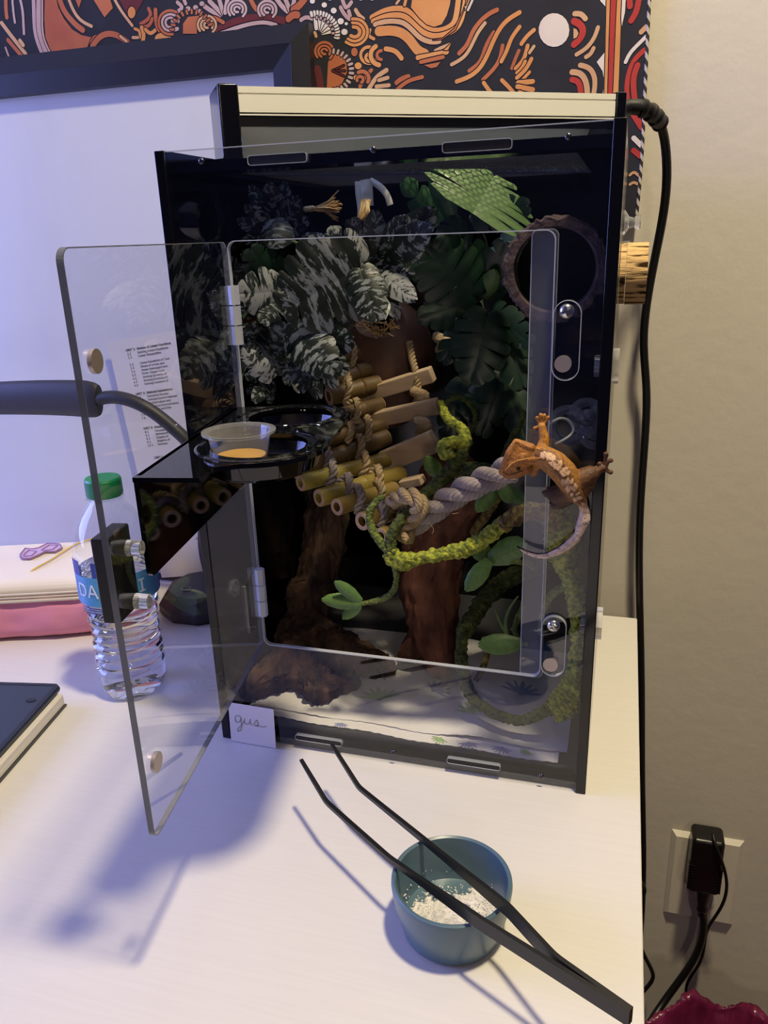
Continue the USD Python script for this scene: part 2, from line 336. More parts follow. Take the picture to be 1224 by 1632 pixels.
# ---------------------------------------------------------------- LED bar on the lid
plain('led_lens', (235, 238, 240), 0.3)
LA, LB = np.array([0.044, 0.043, 0.0]), np.array([0.289, 0.211, 0.0])     # front bottom edge, left and right
LU = unit(LB-LA); LN = np.array([-LU[1], LU[0], 0.0]); LL = np.linalg.norm(LB-LA)
LZ = 0.4505
def L(s, t, z): return LA + LU*s + LN*t + np.array([0, 0, z])
def lbox(s0, s1, t0, t1, z0, z1, r=0.0): return orient(bx(s0, s1, t0, t1, z0, z1, r), LU, LN, (0, 0, 1), LA)
lamp = thing('light_bar', 'slim aluminium LED light bar with black ends lying across the terrarium lid', 'lamp', L(LL/2, 0.02, LZ))
add('housing', join(lbox(0, LL, 0, 0.045, 0.4835, 0.4945), lbox(0, LL, 0.0012, 0.045, 0.4945, 0.4955), lbox(0, LL, 0, 0.045, 0.4955, 0.4995), lbox(0, LL, 0.0, 0.002, 0.4815, 0.4825)), 'aluminium_cream', lamp)
add('groove_strip', lbox(0, LL, 0.003, 0.010, 0.4755, 0.4834), 'black_matte', lamp, label='black strip under the housing')
for s0, s1 in ((-0.014, 0.0), (LL, LL+0.010)):
    add('end_cap', lbox(s0, s1, -0.001, 0.047, LZ+0.0002, 0.501, 0.0015), 'black_acrylic', lamp, 30)
rp = spline([(0.0285, 0.4833), (0.034, 0.479), (0.039, 0.471), (0.0425, 0.461), (0.044, LZ+0.001)], 14)
rv = np.vstack([[L(s, t, z) for t, z in rp] for s in (0.001, LL-0.001)]); k = len(rp)
rf = np.array([[i, i+1, k+i+1] for i in range(k-1)] + [[i, k+i+1, k+i] for i in range(k-1)])
rv2 = rv + LN*0.0012; q = len(rv)
add('reflector', trimesh.Trimesh(np.vstack([rv, rv2]), np.vstack([rf, rf[:, ::-1]+q]), process=False), 'reflector_alu', lamp, True, label='curved brushed metal reflector')
add('led_board', lbox(0.004, LL-0.004, 0.012, 0.024, 0.4818, 0.4828), 'led_lens', lamp)
for k in range(14):
    s = 0.012 + k*(LL-0.024)/13
    add('led', lbox(s-0.0022, s+0.0022, 0.0158, 0.0202, 0.4806, 0.4817), 'led', lamp)
cpts = [L(LL+0.009, 0.02, 0.486), P(1003, 171, 0.245), P(1030, 175, 0.250), P(1052, 196, 0.27), P(1062, 250, 0.29), P(1060, 320, 0.30), P(1046, 400, 0.31), P(1033, 470, 0.315), P(1026, 540, 0.32), P(1029, 600, 0.325), P(1030, 660, 0.325), P(1021, 800, 0.325), P(1019, 930, 0.325), P(1022, 1080, 0.325), P(1023, 1250, 0.325), P(1024, 1420, 0.32), P(1010, 1600, 0.32)]
cab = add('power_cord', tube(spline(cpts, 120), 0.0040, 12), 'cable_black', lamp, True)
c0 = spline([L(LL+0.009, 0.02, 0.486), P(1003, 171, 0.245), P(1030, 175, 0.250), P(1052, 196, 0.27)], 40)
add('strain_relief', tube(c0, [0.0062+0.0012*(1 if (i//3) % 2 and i > 20 else 0) for i in range(40)], 14), 'cable_black', lamp, 30)

# ---------------------------------------------------------------- tapestry on the wall
plain('tapestry_cloth', (27, 27, 36), 0.85, (33, 33, 44), 40, bump=0.15, bscale=500, bdist=0.0005)
def print_mat(n, a, b): plain(n, a, 0.85, b, 18, detail=6, lo=0.3, hi=0.7)
print_mat('print_orange', (200, 128, 70), (222, 160, 100)); print_mat('print_rust', (165, 84, 56), (190, 112, 72)); print_mat('print_tan', (196, 150, 112), (214, 172, 132))
print_mat('print_red', (168, 44, 44), (186, 58, 50)); print_mat('print_maroon', (92, 32, 36), (104, 38, 42)); print_mat('print_cream', (226, 218, 206), (214, 196, 190)); print_mat('print_mauve', (178, 142, 138), (196, 172, 172))
YT = 0.338
tp = thing('tapestry', 'dark wall tapestry printed with orange, red and cream swirls', 'tapestry', P(600, 60, YT))
def cloth_xz(pts): return Polygon([(q[0], q[2]) for q in (P(x, y, YT) for x, y in pts)])
edge_px = [(1040, -70), (1036, 0), (1028, 165), (1025, 230), (1020, 300), (1014, 357)]
cloth = cloth_xz([(-120, -60)] + edge_px + [(700, 380), (300, 400), (-120, 430)])
add('cloth', sheet_xz(cloth, YT, YT+0.0025), 'tapestry_cloth', tp)
PRL = []
class _Ink:
    def __init__(s, c): s.c = c
    def append(s, g): PRL.append((s.c, g))
PR = {k: _Ink(k) for k in ('orange', 'rust', 'tan', 'red', 'maroon', 'cream', 'mauve')}
PXM = 0.000712                                                     # metres per photo pixel on the wall
def stroke(c, pts, w, taper=False):
    q = np.array([P(x, y, YT)[[0, 2]] for x, y in pts])
    if len(q) > 2: q = spline(np.c_[q, np.zeros(len(q))], 6*len(q))[:, :2]
    w = w*PXM/2
    if taper:
        n_ = len(q); PR[c].append(unary_union([LineString(q[i:i+2]).buffer(max(w*(1-i/n_), 0.15*w)) for i in range(n_-1)]))
    else: PR[c].append(LineString(q).buffer(w, quad_segs=4))
def poly(c, pts, sm=0): 
    g = cloth_xz(pts).buffer(0)
    PR[c].append(g.buffer(-sm*PXM).buffer(sm*PXM) if sm else g)
def arc(c, x, y, r, a0, a1, w, ry=None):
    a = np.radians(np.linspace(a0, a1, 9)); stroke(c, [(x+r*math.cos(t), y-(ry or r)*math.sin(t)) for t in a], w)
def ell(c, x, y, rx, ry=None):
    a = np.linspace(0, 2*np.pi, 20)[:-1]; poly(c, [(x+rx*math.cos(t), y-(ry or rx)*math.sin(t)) for t in a])
def fan(c, x, y, a0, a1, n_, r0, r1, w):
    for t in np.radians(np.linspace(a0, a1, n_)): stroke(c, [(x+r0*math.cos(t), y-r0*math.sin(t)), (x+r1*math.cos(t), y-r1*math.sin(t))], w)
for c, pts, w in [
    ('rust', [(9.5, -14), (9.8, 15), (11.2, 28)], 6), ('mauve', [(19, -14), (21.5, 18), (24, 36)], 3.5), ('mauve', [(30, -10), (36, 16), (37.5, 36), (38.5, 54)], 4), ('tan', [(3, 37), (18, 57), (33, 76), (41, 86)], 6),
    ('rust', [(13, 64), (24, 77), (35, 90)], 6), ('tan', [(32, 65), (37, 72)], 6), ('mauve', [(9, 76), (14, 90)], 3), ('mauve', [(53.5, -14), (54.5, 30), (57, 55), (63, 75), (68, 86)], 6), ('mauve', [(62.5, -14), (61.5, 30), (64, 55), (74, 84)], 8),
    ('mauve', [(67.5, -14), (67.5, 30), (70, 60), (80, 84)], 3), ('rust', [(92, -14), (100, 12), (112, 30), (124, 42), (132, 48)], 8), ('tan', [(105, -14), (118, 18), (130, 33), (146, 42)], 4.5), ('tan', [(178, -10), (192, 15), (211, 41)], 4),
    ('rust', [(136, 76), (146, 63), (154, 58)], 4), ('rust', [(148, 73), (160, 59), (175, 54), (190, 58), (203, 67)], 8), ('tan', [(192, 58), (202, 66)], 4), ('maroon', [(343, 50), (380, 33), (420, 28), (452, 33)], 9), ('mauve', [(350, 54), (385, 42), (420, 36), (440, 40)], 5),
    ('rust', [(237, 14), (240, 24), (232, 34), (225, 38)], 5), ('rust', [(243, 30), (238, 40), (228, 44)], 5), ('orange', [(226, 44), (229, 54), (228, 66)], 6), ('orange', [(232, 47), (240, 53), (248, 48)], 5), ('orange', [(215, 46), (222, 50), (223, 60)], 4), ('tan', [(212, 60), (220, 60)], 4),
    ('rust', [(248, 16), (249, 34), (254, 48), (262, 56)], 6), ('mauve', [(283, 4), (290, 12), (284, 18)], 5), ('mauve', [(292, -4), (296, 6)], 5), ('mauve', [(275, 34), (284, 34)], 5), ('mauve', [(277, 48), (283, 46)], 5),
    ('mauve', [(326, 10), (338, 18), (352, 24)], 6), ('mauve', [(334, 2), (344, 12), (354, 22)], 6), ('mauve', [(348, -6), (352, 8), (356, 20)], 6), ('mauve', [(364, -6), (361, 8), (359, 20)], 6), ('rust', [(322, 28), (340, 28), (356, 36)], 5),
    ('rust', [(400, 0), (408, 14), (420, 24)], 6), ('mauve', [(438, -6), (448, 8), (458, 18)], 6), ('mauve', [(452, -8), (458, 6), (462, 16)], 6), ('mauve', [(470, -8), (468, 6), (465, 16)], 6), ('rust', [(486, -2), (478, 8), (468, 16)], 9), ('rust', [(460, 30), (468, 24), (474, 24)], 9),
    ('mauve', [(480, 32), (488, 28), (498, 30)], 5), ('tan', [(502, 52), (504, 58)], 4),
    ('orange', [(593, 28), (610, 19), (630, 14), (648, 17), (664, 31), (680, 44), (693, 49), (708, 47), (722, 38), (728, 20), (732, -12)], 7), ('orange', [(595, 34), (612, 27), (630, 24), (646, 27), (660, 39), (674, 51), (690, 57), (708, 55), (728, 44), (738, 22), (743, -10)], 6.5),
    ('tan', [(598, 39), (612, 35), (628, 34), (643, 37), (658, 49), (671, 61), (688, 67), (700, 66)], 6), ('orange', [(604, 50), (622, 49), (640, 53), (655, 66), (666, 80), (677, 86)], 12), ('tan', [(694, 81), (704, 76), (717, 71)], 4),
    ('orange', [(666, 92), (688, 88), (712, 83)], 6), ('rust', [(671, 99), (688, 95), (706, 91)], 5), ('orange', [(615, 78), (630, 82), (640, 93)], 6), ('rust', [(632, 132), (640, 126), (651, 122)], 6), ('rust', [(634, 142), (650, 130), (673, 123)], 5), ('orange', [(648, -4), (645, 8)], 4), ('tan', [(638, -2), (632, 6)], 3), ('cream', [(756, -6), (746, 16)], 3), ('tan', [(750, -8), (741, 14)], 3),
    ('rust', [(732, 85), (745, 70), (753, 52), (765, 35), (780, 22), (792, 16)], 5.5), ('tan', [(720, 103), (740, 90), (752, 72), (762, 52), (773, 37)], 4.5), ('rust', [(748, 113), (765, 98), (773, 78), (780, 63), (787, 52)], 5), ('orange', [(728, 130), (748, 122), (765, 108), (778, 85), (790, 58), (806, 35), (828, 20)], 5.5),
    ('rust', [(770, 127), (785, 112), (796, 95), (801, 73)], 5), ('orange', [(799, 98), (808, 80), (815, 62), (828, 43)], 5), ('orange', [(831, 70), (840, 58), (851, 48)], 5), ('rust', [(816, 109), (821, 95), (827, 81)], 4.5), ('orange', [(822, 109), (834, 95), (841, 73)], 5), ('orange', [(824, 116), (832, 108), (837, 98)], 4.5), ('orange', [(824, 124), (838, 110), (847, 94)], 5),
    ('orange', [(834, 126), (844, 115)], 4), ('tan', [(844, 84), (851, 74)], 4), ('orange', [(826, 132), (849, 130)], 6), ('orange', [(825, 138), (849, 143)], 6), ('orange', [(828, 147), (840, 152)], 5), ('orange', [(800, 128), (810, 138), (822, 152)], 5), ('orange', [(771, 132), (778, 142), (788, 154)], 5),
    ('tan', [(916, 22), (926, 23), (933, 30)], 6), ('red', [(915, 34), (925, 40), (929, 50), (924, 62), (915, 71)], 8), ('tan', [(919, 87), (935, 76), (947, 60), (953, 44)], 5), ('tan', [(934, 91), (941, 86), (946, 77)], 5), ('tan', [(912, 115), (925, 118), (934, 132), (936, 156)], 7), ('tan', [(925, 104), (940, 110), (948, 128), (945, 156)], 6),
    ('red', [(912, 127), (922, 132), (926, 154)], 7), ('red', [(1003, -10), (1004, 10)], 7), ('red', [(1019, -8), (1014, 18), (1006, 33)], 7), ('tan', [(1022, 51), (1030, 43)], 6), ('cream', [(997, 99), (1005, 84), (1020, 68), (1030, 58)], 4.5),
    ('red', [(1027, 80), (1012, 95), (1003, 115), (999, 140), (1001, 166)], 6), ('red', [(1016, 104), (1010, 125), (1012, 162)], 7), ('red', [(1006, 176), (1016, 192), (1023, 203)], 8), ('cream', [(1010, 220), (1023, 233)], 6), ('red', [(1010, 240), (1021, 249)], 7), ('tan', [(1004, 279), (1010, 275), (1018, 280)], 3.5), ('tan', [(1004, 294), (1010, 291), (1017, 294)], 3.5),
    ('rust', [(592, 112), (583, 122), (574, 138)], 5), ('tan', [(616, 112), (600, 124), (588, 142)], 6), ('tan', [(604, 128), (618, 124)], 5), ('tan', [(600, 138), (620, 136)], 5), ('tan', [(567, 16), (572, 24), (579, 30)], 5), ('mauve', [(546, 0), (552, 12), (560, 4)], 5), ('mauve', [(543, 12), (550, 24), (558, 30), (556, 18)], 5), ('orange', [(590, 48), (588, 56), (596, 62)], 4), ('maroon', [(506, 110), (510, 130), (512, 150)], 10)]:
    stroke(c, pts, w)
for c, pts in [('rust', [(72, -14), (71, 30), (73, 60), (80, 78), (87, 88), (138, 80), (144, 62), (147, 60), (130, 56), (115, 47), (102, 30), (93, 12), (87, -14)]), ('rust', [(116, -12), (126, 13), (134, -12)]), ('rust', [(142, -12), (167, 28), (180, 13), (172, -12)]), ('maroon', [(184, -12), (210, 34), (236, -12)]),
    ('orange', [(659, -12), (655, 12), (668, 28), (680, 39), (692, 43), (704, 39), (712, 25), (717, 8), (720, -12)]), ('rust', [(750, -12), (737, 22), (726, 48), (704, 63), (690, 64), (706, 61), (724, 46), (742, 10), (744, -12)]), ('rust', [(676, 104), (702, 99), (696, 107), (687, 109)]), ('orange', [(707, 80), (719, 69), (714, 80)]),
    ('cream', [(950, -12), (957, 2), (967, 13), (967, -12)]), ('cream', [(965, 82), (951, 99), (960, 113), (964, 132), (959, 156), (965, 156)]), ('orange', [(967, -12), (974, -12), (971, 80), (969, 156), (963, 156), (965, 80)]), ('red', [(974, -12), (984, -12), (980, 80), (977, 156), (969, 156), (971, 80)]), ('orange', [(984, -12), (991, -12), (988, 80), (985, 156), (977, 156), (980, 80)]),
    ('cream', [(992, -12), (998, -12), (996, 20), (991, 42), (990, 30)]), ('rust', [(521, 140), (523, 100), (528, 86), (541, 86), (552, 98), (553, 115), (546, 132), (536, 150)]), ('rust', [(292, 54), (292, 38), (300, 27), (318, 25), (314, 40), (314, 54)])]:
    poly(c, pts)
ell('orange', 210, 20, 6, 9.5); ell('orange', 260, 62, 13, 10); ell('cream', 883, 48, 24.5, 27); poly('tan', [(914, 45), (919, 47), (922, 53), (919, 60), (914, 62)]); ell('orange', 571, 105, 5.5); ell('orange', 568, 124, 4.5)
for x, y, r in ((498, 2, 4), (517, 8, 4.2), (532, 17, 4.6), (543, 34, 5), (549, 51, 5), (552, 38, 2.5), (526, -3, 4), (575, -4, 5), (593, -4, 5), (300, 14, 4), (312, 12, 4), (322, 6, 4), (318, 18, 3.5)): ell('cream' if x > 480 else 'mauve', x, y, r)
for r in (8, 13.5, 19): arc('mauve' if r < 15 else 'rust', 272, 36, r, 60, 280, 3.6)
for (x, y, c) in ((330, 40, 'tan'), (378, 15, 'mauve'), (426, 16, 'mauve'), (517, 82, 'rust')):
    for r, a0 in ((4.5, 20), (9.5, -30), (14.5, -50)): arc(c, x, y, r, a0, a0+270, 3.2)
for r, w in ((8.5, 5), (15.5, 4.6), (21, 3.6)): arc('orange', 565, 51, r, -130, 100, w)
ell('rust', 565, 83, 5, 7); arc('orange', 588, 88, 13, 60, 330, 4); arc('orange', 589, 92, 6, 90, 350, 4); arc('orange', 607, 88, 16, 120, 260, 6); arc('rust', 608, 88, 7, 90, 270, 4); arc('rust', 577, 125, 11, -30, 120, 5); arc('rust', 574, 127, 5, -60, 200, 4)
fan('cream', 505, 54, 10, 95, 6, 9, 24, 5.2); fan('cream', 505, 54, -10, 105, 15, 30, 35, 4); fan('mauve', 505, 54, 2, 90, 7, 25, 27, 3)
fan('rust', 306, 50, 20, 175, 12, 29, 34, 3.2); fan('mauve', 529, 113, -85, 85, 14, 29, 34, 3.4)
for t in (25, 0, -25): PR['maroon'].append(LineString([P(530, 113, YT)[[0, 2]], P(530+20*math.cos(math.radians(t)), 113-20*math.sin(math.radians(t)), YT)[[0, 2]]]).buffer(0.0006))
rg_ = np.random.default_rng(21)
def curl(x, y):
    c_ = ('orange', 'rust', 'tan', 'red', 'mauve', 'cream')[rg_.integers(0, 6)]; k_ = rg_.integers(0, 3); a_ = rg_.uniform(0, 360)
    if k_ == 0:
        for r_ in (5, 10.5, 16): arc(c_, x, y, r_, a_, a_+rg_.uniform(150, 300), 4)
    elif k_ == 1:
        t_ = math.radians(a_); u_ = np.array([math.cos(t_), math.sin(t_)]); n_ = np.array([-u_[1], u_[0]])
        for o_ in (-9, 0, 9): stroke(c_, [tuple(np.array([x, y])+u_*s_+n_*(o_+7*math.sin(s_/9))) for s_ in (-20, -10, 0, 10, 20)], 5)
    else: fan(c_, x, y, a_, a_+150, 7, 6, 19, 4.5)
for y_ in (-42, 185, 228, 271, 314, 350):
    for x_ in np.arange(-95 if y_ < 0 else 530, 950, 45): curl(x_+rg_.uniform(-6, 6), y_+rg_.uniform(-4, 4))
for c_, x0_, x1_ in (('orange', 962, 969), ('red', 969, 977), ('orange', 977, 985)): poly(c_, [(x0_, 157), (x1_, 157), (x1_-8, 360), (x0_-8, 360)])
inner, taken, final = cloth.buffer(-0.001), Polygon(), {k: [] for k in PR}
for c, g in reversed(PRL):                                          # a dark line of cloth is left round whatever lies on top
    g2 = g.intersection(inner).difference(taken)
    final[c] += [q.simplify(0.00006) for q in getattr(g2, 'geoms', [g2]) if q.geom_type == 'Polygon' and q.area > 2e-7]
    taken = taken.union(g.buffer(1.25*PXM, quad_segs=3))
for c, gs in final.items():
    add('print', join([sheet_xz(q, YT-0.0004, YT-0.00005) for q in gs if q.geom_type == 'Polygon' and q.area > 1e-7]), 'print_'+c, tp, label=f'{c} printed swirls', kind='stuff')
hem = spline([P(x-1, y, YT-0.0005) for x, y in edge_px], 150)
plain('hem_cord', (196, 186, 172), 0.8, (40, 38, 40), 1, lo=0.48, hi=0.52)
MATS['hem_cord'] = mat('hem_cord2', {'t': ('texture_coordinate', {}), 'w': ('wave_texture' if True else '', {'scale': 55.0}), 'm': ('mapping', {'rotation': (0, 0.6, 0)}), 'r': ('rgb_ramp', {'ramp': [(0.45, srgb(196, 186, 172)), (0.55, srgb(44, 40, 42))]}), 'p': ('principled_bsdf', {'roughness': 0.8})},
    [('t.object', 'm.vector'), ('m.vector', 'w.vector'), ('w.fac', 'r.fac'), ('r.color', 'p.base_color')], 'p.BSDF')
add('hem', tube(hem, 0.0016, 8), 'hem_cord', tp, True, label='black and white corded hem')

# ---------------------------------------------------------------- whiteboard leaning on the wall
plain('board_white', (208, 210, 214), 0.22, (197, 198, 204), 7, stretch=(1, 1, 0.35), lo=0.5, hi=0.75)
plain('frame_black', (30, 30, 36), 0.35)
WB0 = np.array([-0.006, 0.290, 0.0]); WU = unit([0, 0.040, 0.600]); WX = np.array([1.0, 0, 0]); WN = np.cross(WX, WU)
def Pwb(x, y, h=0.0):
    d = ray(x, y); t = ((WB0 + WN*h - EYE) @ WN)/(d @ WN); q_ = EYE + d*t - WB0; return np.array([q_ @ WX, q_ @ WU])
BW, BH = 0.80, Pwb(498, 40)[1]
def wb(mesh, h=0.0): return orient(mesh, WX, WU, WN, WB0 + WN*h)
board = thing('whiteboard', 'large whiteboard in a black frame leaning against the wall', 'whiteboard', WB0 - WX*BW/2)
prof = [(0, 0), (0, 0.012), (0.018, 0.017), (0.0185, 0.0165), (0.039, 0.013), (0.039, 0.0)]
FB = 0.2
fv = []
for d_, h_ in prof: fv += [(-BW+d_, d_*FB, h_*0.5), (-d_, d_*FB, h_*0.5), (-d_, BH-d_, h_), (-BW+d_, BH-d_, h_)]
ff = []
for i in range(len(prof)):
    j = (i+1) % len(prof)
    for k in range(4): ff.append([i*4+k, i*4+(k+1) % 4, j*4+(k+1) % 4, j*4+k])
fm = tm((np.array(fv), np.array(ff)))
if fm.volume < 0: fm.invert()
add('board_frame', wb(fm), 'frame_black', board)
add('writing_surface', wb(bx(-BW+0.037, -0.037, 0.006, BH-0.037, 0.001, 0.004)), 'board_white', board)

# worksheet
plain('paper', (214, 210, 206), 0.8); plain('ink', (42, 42, 48), 0.8)
tl, bl = Pwb(176, 545, 0.0075), Pwb(262, 918, 0.0075)
pd = unit(bl-tl); pr = np.array([-pd[1], pd[0]]); 
if pr[0] < 0: pr = -pr
PH, PWD = np.linalg.norm(bl-tl), 0.2159
def page(X, Y): return tl + pr*X + pd*Y
doc = thing('worksheet', 'white printed course outline sheet propped against the whiteboard', 'paper', WB0 + WX*(bl[0]+.1) + WU*bl[1])
add('sheet', orient(bx(0, PWD, -PH, 0, 0, 0.0003), *[WX*a[0]+WU*a[1] for a in (pr, -pd)], WN, WB0 + WX*tl[0] + WU*tl[1] + WN*0.0135), 'paper', doc)
lines = [(22, 14, 'UNIT 1:  Review of Linear Functions', 1)]
for k, (nn, tt) in enumerate([('1.2', 'Solving Linear Equations'), ('1.3', 'Linear Inequalities'), None or ('', ''), ('3.2', 'Linear Equations in Two'), ('3.3', 'Slope of a Line and'), ('3.4', 'Slope Intercept Form'), ('3.5', 'Point-Slope Form'), ('4.1', 'Solving Systems of'), ('4.2', 'Solving Systems of'), ('4.3', 'Solving Systems of')]):
    if nn: lines += [(23, 18.4+4.05*k, nn, 0), (37, 18.4+4.05*k, tt, 0)]
lines.append((22, 65, 'UNIT 2:  Rational Expressions', 1))
for k, (nn, tt) in enumerate([('6.1', 'Factoring Review'), ('7.1', 'Introduction to Rational'), ('7.2', 'Multiplication and'), ('7.3', 'Common Denominators'), ('7.4', 'Addition and Sub'), ('7.5', 'Complex'), ('7.6', 'Rational')]): lines += [(23, 69.3+4.05*k, nn, 0), (37, 69.3+4.05*k, tt, 0)]
lines.append((22, 106, 'UNIT 3:  Relations', 1))
for k, (nn, tt) in enumerate([('8.1', 'Introduction'), ('8.2', 'Introduction'), ('8.3', 'Graphs of'), ('8.4', 'Algebra of'), ('12.1', 'Inverse')]): lines += [(23, 110.3+4.05*k, nn, 0), (37, 110.3+4.05*k, tt, 0)]
lines += [(28, 142, 'UNIT 4', 1), (60, 246, 'Final Review', 0), (70, 262, 'Tutoring', 0)]
tms = []
for X, Y, t_, b_ in lines:
    g = meshkit.text_mesh(t_, 0.0026, 0.00015, bold=bool(b_)); g.apply_translation([X/1000, -Y/1000, 0.0003]); tms.append(g)
add('printed_text', orient(join(tms), *[WX*a[0]+WU*a[1] for a in (pr, -pd)], WN, WB0 + WX*tl[0] + WU*tl[1] + WN*0.0135), 'ink', doc, label='black printed unit list')

# ---------------------------------------------------------------- gooseneck lamp
plain('lamp_dark', (46, 46, 52), 0.5); plain('lamp_mark', (150, 150, 156), 0.4)
gl = thing('gooseneck_lamp', 'dark grey gooseneck desk lamp, switched off, between whiteboard and terrarium', 'lamp', (-0.140, 0.228, 0))
bc = np.array([-0.140, 0.228, 0.0])
add('base', lathe([(0, 0), (0.050, 0), (0.052, 0.004), (0.052, 0.012), (0.040, 0.028), (0, 0.029)], 10, bc), 'lamp_dark', gl)
bp = Pz(293, 938, 0.030)
ringp = [bc*[1, 1, 0] + np.array([-0.012+0.005*math.cos(t), -0.018+0.005*math.sin(t), 0.0293]) for t in np.linspace(math.radians(120), math.radians(420), 20)]
add('power_mark', tube(ringp, 0.0007, 6), 'lamp_mark', gl, label='pale power ring on the base')
neck = spline([P(150, 638, 0.205), P(175, 633, 0.205), P(207, 638, 0.205), P(243, 656, 0.207), P(276, 682, 0.21), P(303, 708, 0.213), P(330, 760, 0.222), P(325, 860, 0.232), bc+np.array([0.008, 0.01, 0.02])], 70)
add('neck', tube(neck, 0.0070, 14), 'lamp_dark', gl, True)
hl = [P(158, 638, 0.205), P(150, 637, 0.205), P(120, 635, 0.205), P(40, 634, 0.205), P(-60, 637, 0.205), P(-120, 640, 0.205)]
hd = tube(spline(hl, 30), np.interp(np.linspace(0, 1, 30), [0, .06, .15, .6, .95, 1], [0.0072, 0.0082, 0.0088, 0.0080, 0.0072, 0.004]), 20, sx=2.3, up0=(0, 1, 0))
add('lamp_head', hd, 'lamp_dark', gl, 30)

# ---------------------------------------------------------------- pencil case
plain('case_pink', (226, 148, 172), 0.75, (216, 136, 162), 6, bump=0.25, bscale=14, bdist=0.006); plain('case_cream', (236, 226, 208), 0.7, (230, 219, 202), 12); plain('piping_yellow', (214, 186, 110), 0.6); plain('zip_cream', (214, 202, 182), 0.6); plain('patch_purple', (150, 112, 158), 0.6); plain('patch_lilac', (196, 170, 206), 0.6)
E1 = unit([0.942, 0.335, 0]); E2 = np.array([-E1[1], E1[0], 0]); CO = np.array([-0.215, 0.131, 0.0])
def C(a, b, z): return CO + E1*a + E2*b + np.array([0, 0, z])
case = thing('pencil_case', 'cream and pink zipped pencil case lying in front of the whiteboard', 'pencil case', C(-0.1, 0.05, 0))
def pillow(a0, a1, b0, b1, z0, z1, r, amp, seed):
    m = m3.Manifold.batch_hull([m3.Manifold.sphere(r, 20).scale([1, 1, min(1, (z1-z0)/2/r)]).translate([a, b, z]) for a in (a0+r, a1-r) for b in (b0+r, b1-r) for z in (z0+min(r, (z1-z0)/2), z1-min(r, (z1-z0)/2))]).refine_to_length(0.008)
    m = tm(m); nz = meshkit.fbm(m.vertices*22, 3, seed)-0.5
    m.vertices = m.vertices + np.c_[np.zeros(len(nz)), -nz*amp, nz*amp*0.4*(m.vertices[:, 2] > z0+0.004)]
    return orient(m, E1, E2, (0, 0, 1), CO)
add('lower_body', pillow(-0.24, 0.03, 0.000, 0.134, 0.0003, 0.050, 0.018, 0.012, 3), 'case_pink', case, True)
add('upper_body', pillow(-0.24, 0.028, 0.006, 0.134, 0.0440, 0.0665, 0.014, 0.003, 5), 'case_cream', case, True)
for z, rr in ((0.0475, 0.0022), (0.0515, 0.0014), (0.0550, 0.0014)):
    add('zip_band', tube(spline([C(-0.24, 0.004, z), C(-0.1, 0.0025, z), C(0.0, 0.0035, z), C(0.024, 0.012, z), C(0.029, 0.05, z)], 30), rr, 8), 'zip_cream', case, True)
add('piping', tube(spline([Pz(44, 919, 0.063), Pz(52, 909, 0.0670), Pz(80, 893, 0.0685), Pz(120, 868, 0.069), Pz(150, 858, 0.069)], 30), 0.0011, 8), 'piping_yellow', case, True)
def on_case(pts, z=0.0692): return np.array([Pz(x, y, z) for x, y in pts])
bowp = [(32, 884), (40, 874), (52, 875), (62, 873), (76, 866), (95, 867), (99, 873), (88, 879), (72, 879), (62, 884), (48, 890), (36, 890)]
bm = extrude(Polygon([q[:2] for q in on_case(bowp)]), 0.0012); bm.apply_translation([0, 0, 0.0678])
pt = add('patch', bm, 'patch_lilac', case, label='lilac bow-shaped patch')
for pp in ([(38, 884), (46, 877), (58, 879), (50, 886), (39, 887), (38, 884)], [(66, 877), (78, 869), (92, 869), (84, 876), (70, 878), (66, 877)], bowp+bowp[:1]):
    add('stitching', tube(on_case(pp, 0.0691), 0.0009, 6), 'patch_purple', pt)

# ---------------------------------------------------------------- notebook and tablet
plain('tablet_navy', (44, 52, 66), 0.42); plain('tablet_key', (24, 28, 36), 0.4); plain('pages', (226, 220, 212), 0.75, (206, 200, 192), 1, stretch=(1, 1, 900)); plain('cover_grey', (70, 70, 72), 0.6)
N1 = unit([0.020, -0.109, 0]); N2 = np.array([N1[1], -N1[0], 0])
NO = Pz(104, 1106, 0.012)*[1, 1, 0]
def nb(mesh): return orient(mesh, N2, -N1, (0, 0, 1), NO)
note = thing('notebook', 'white notebook with a dark back cover under the tablet', 'notebook', NO + N2*0.07)
add('back_cover', nb(bx(0, 0.16, -0.21, 0, 0.0002, 0.0018, 0.0006)), 'cover_grey', note)
add('page_block', nb(bx(0.001, 0.16, -0.209, -0.001, 0.0018, 0.0135, 0.002)), 'pages', note, 30)
tab = thing('tablet', 'dark navy tablet lying on the white notebook', 'tablet', NO + N2*0.07 + np.array([0, 0, 0.0135]))
add('body', nb(bx(0.0045, 0.165, -0.20, 0.003, 0.0136, 0.0205, 0.003)), 'tablet_navy', tab, 30)
kb = Pz(49, 1116, 0.0206)
add('button', orient(lathe([(0, 0), (0.0035, 0), (0.0037, 0.0004), (0, 0.0006)], 20).apply_transform(np.diag([1.35, 0.9, 1, 1])), N2, -N1, (0, 0, 1), kb), 'tablet_key', tab)
add('rim', nb(extrude(rounded_rect(0.0045, 0.165, -0.20, 0.003, 0.006).difference(rounded_rect(0.0085, 0.161, -0.196, -0.001, 0.005)), 0.0005).apply_translation([0, 0, 0.0203])), 'tablet_key', tab)

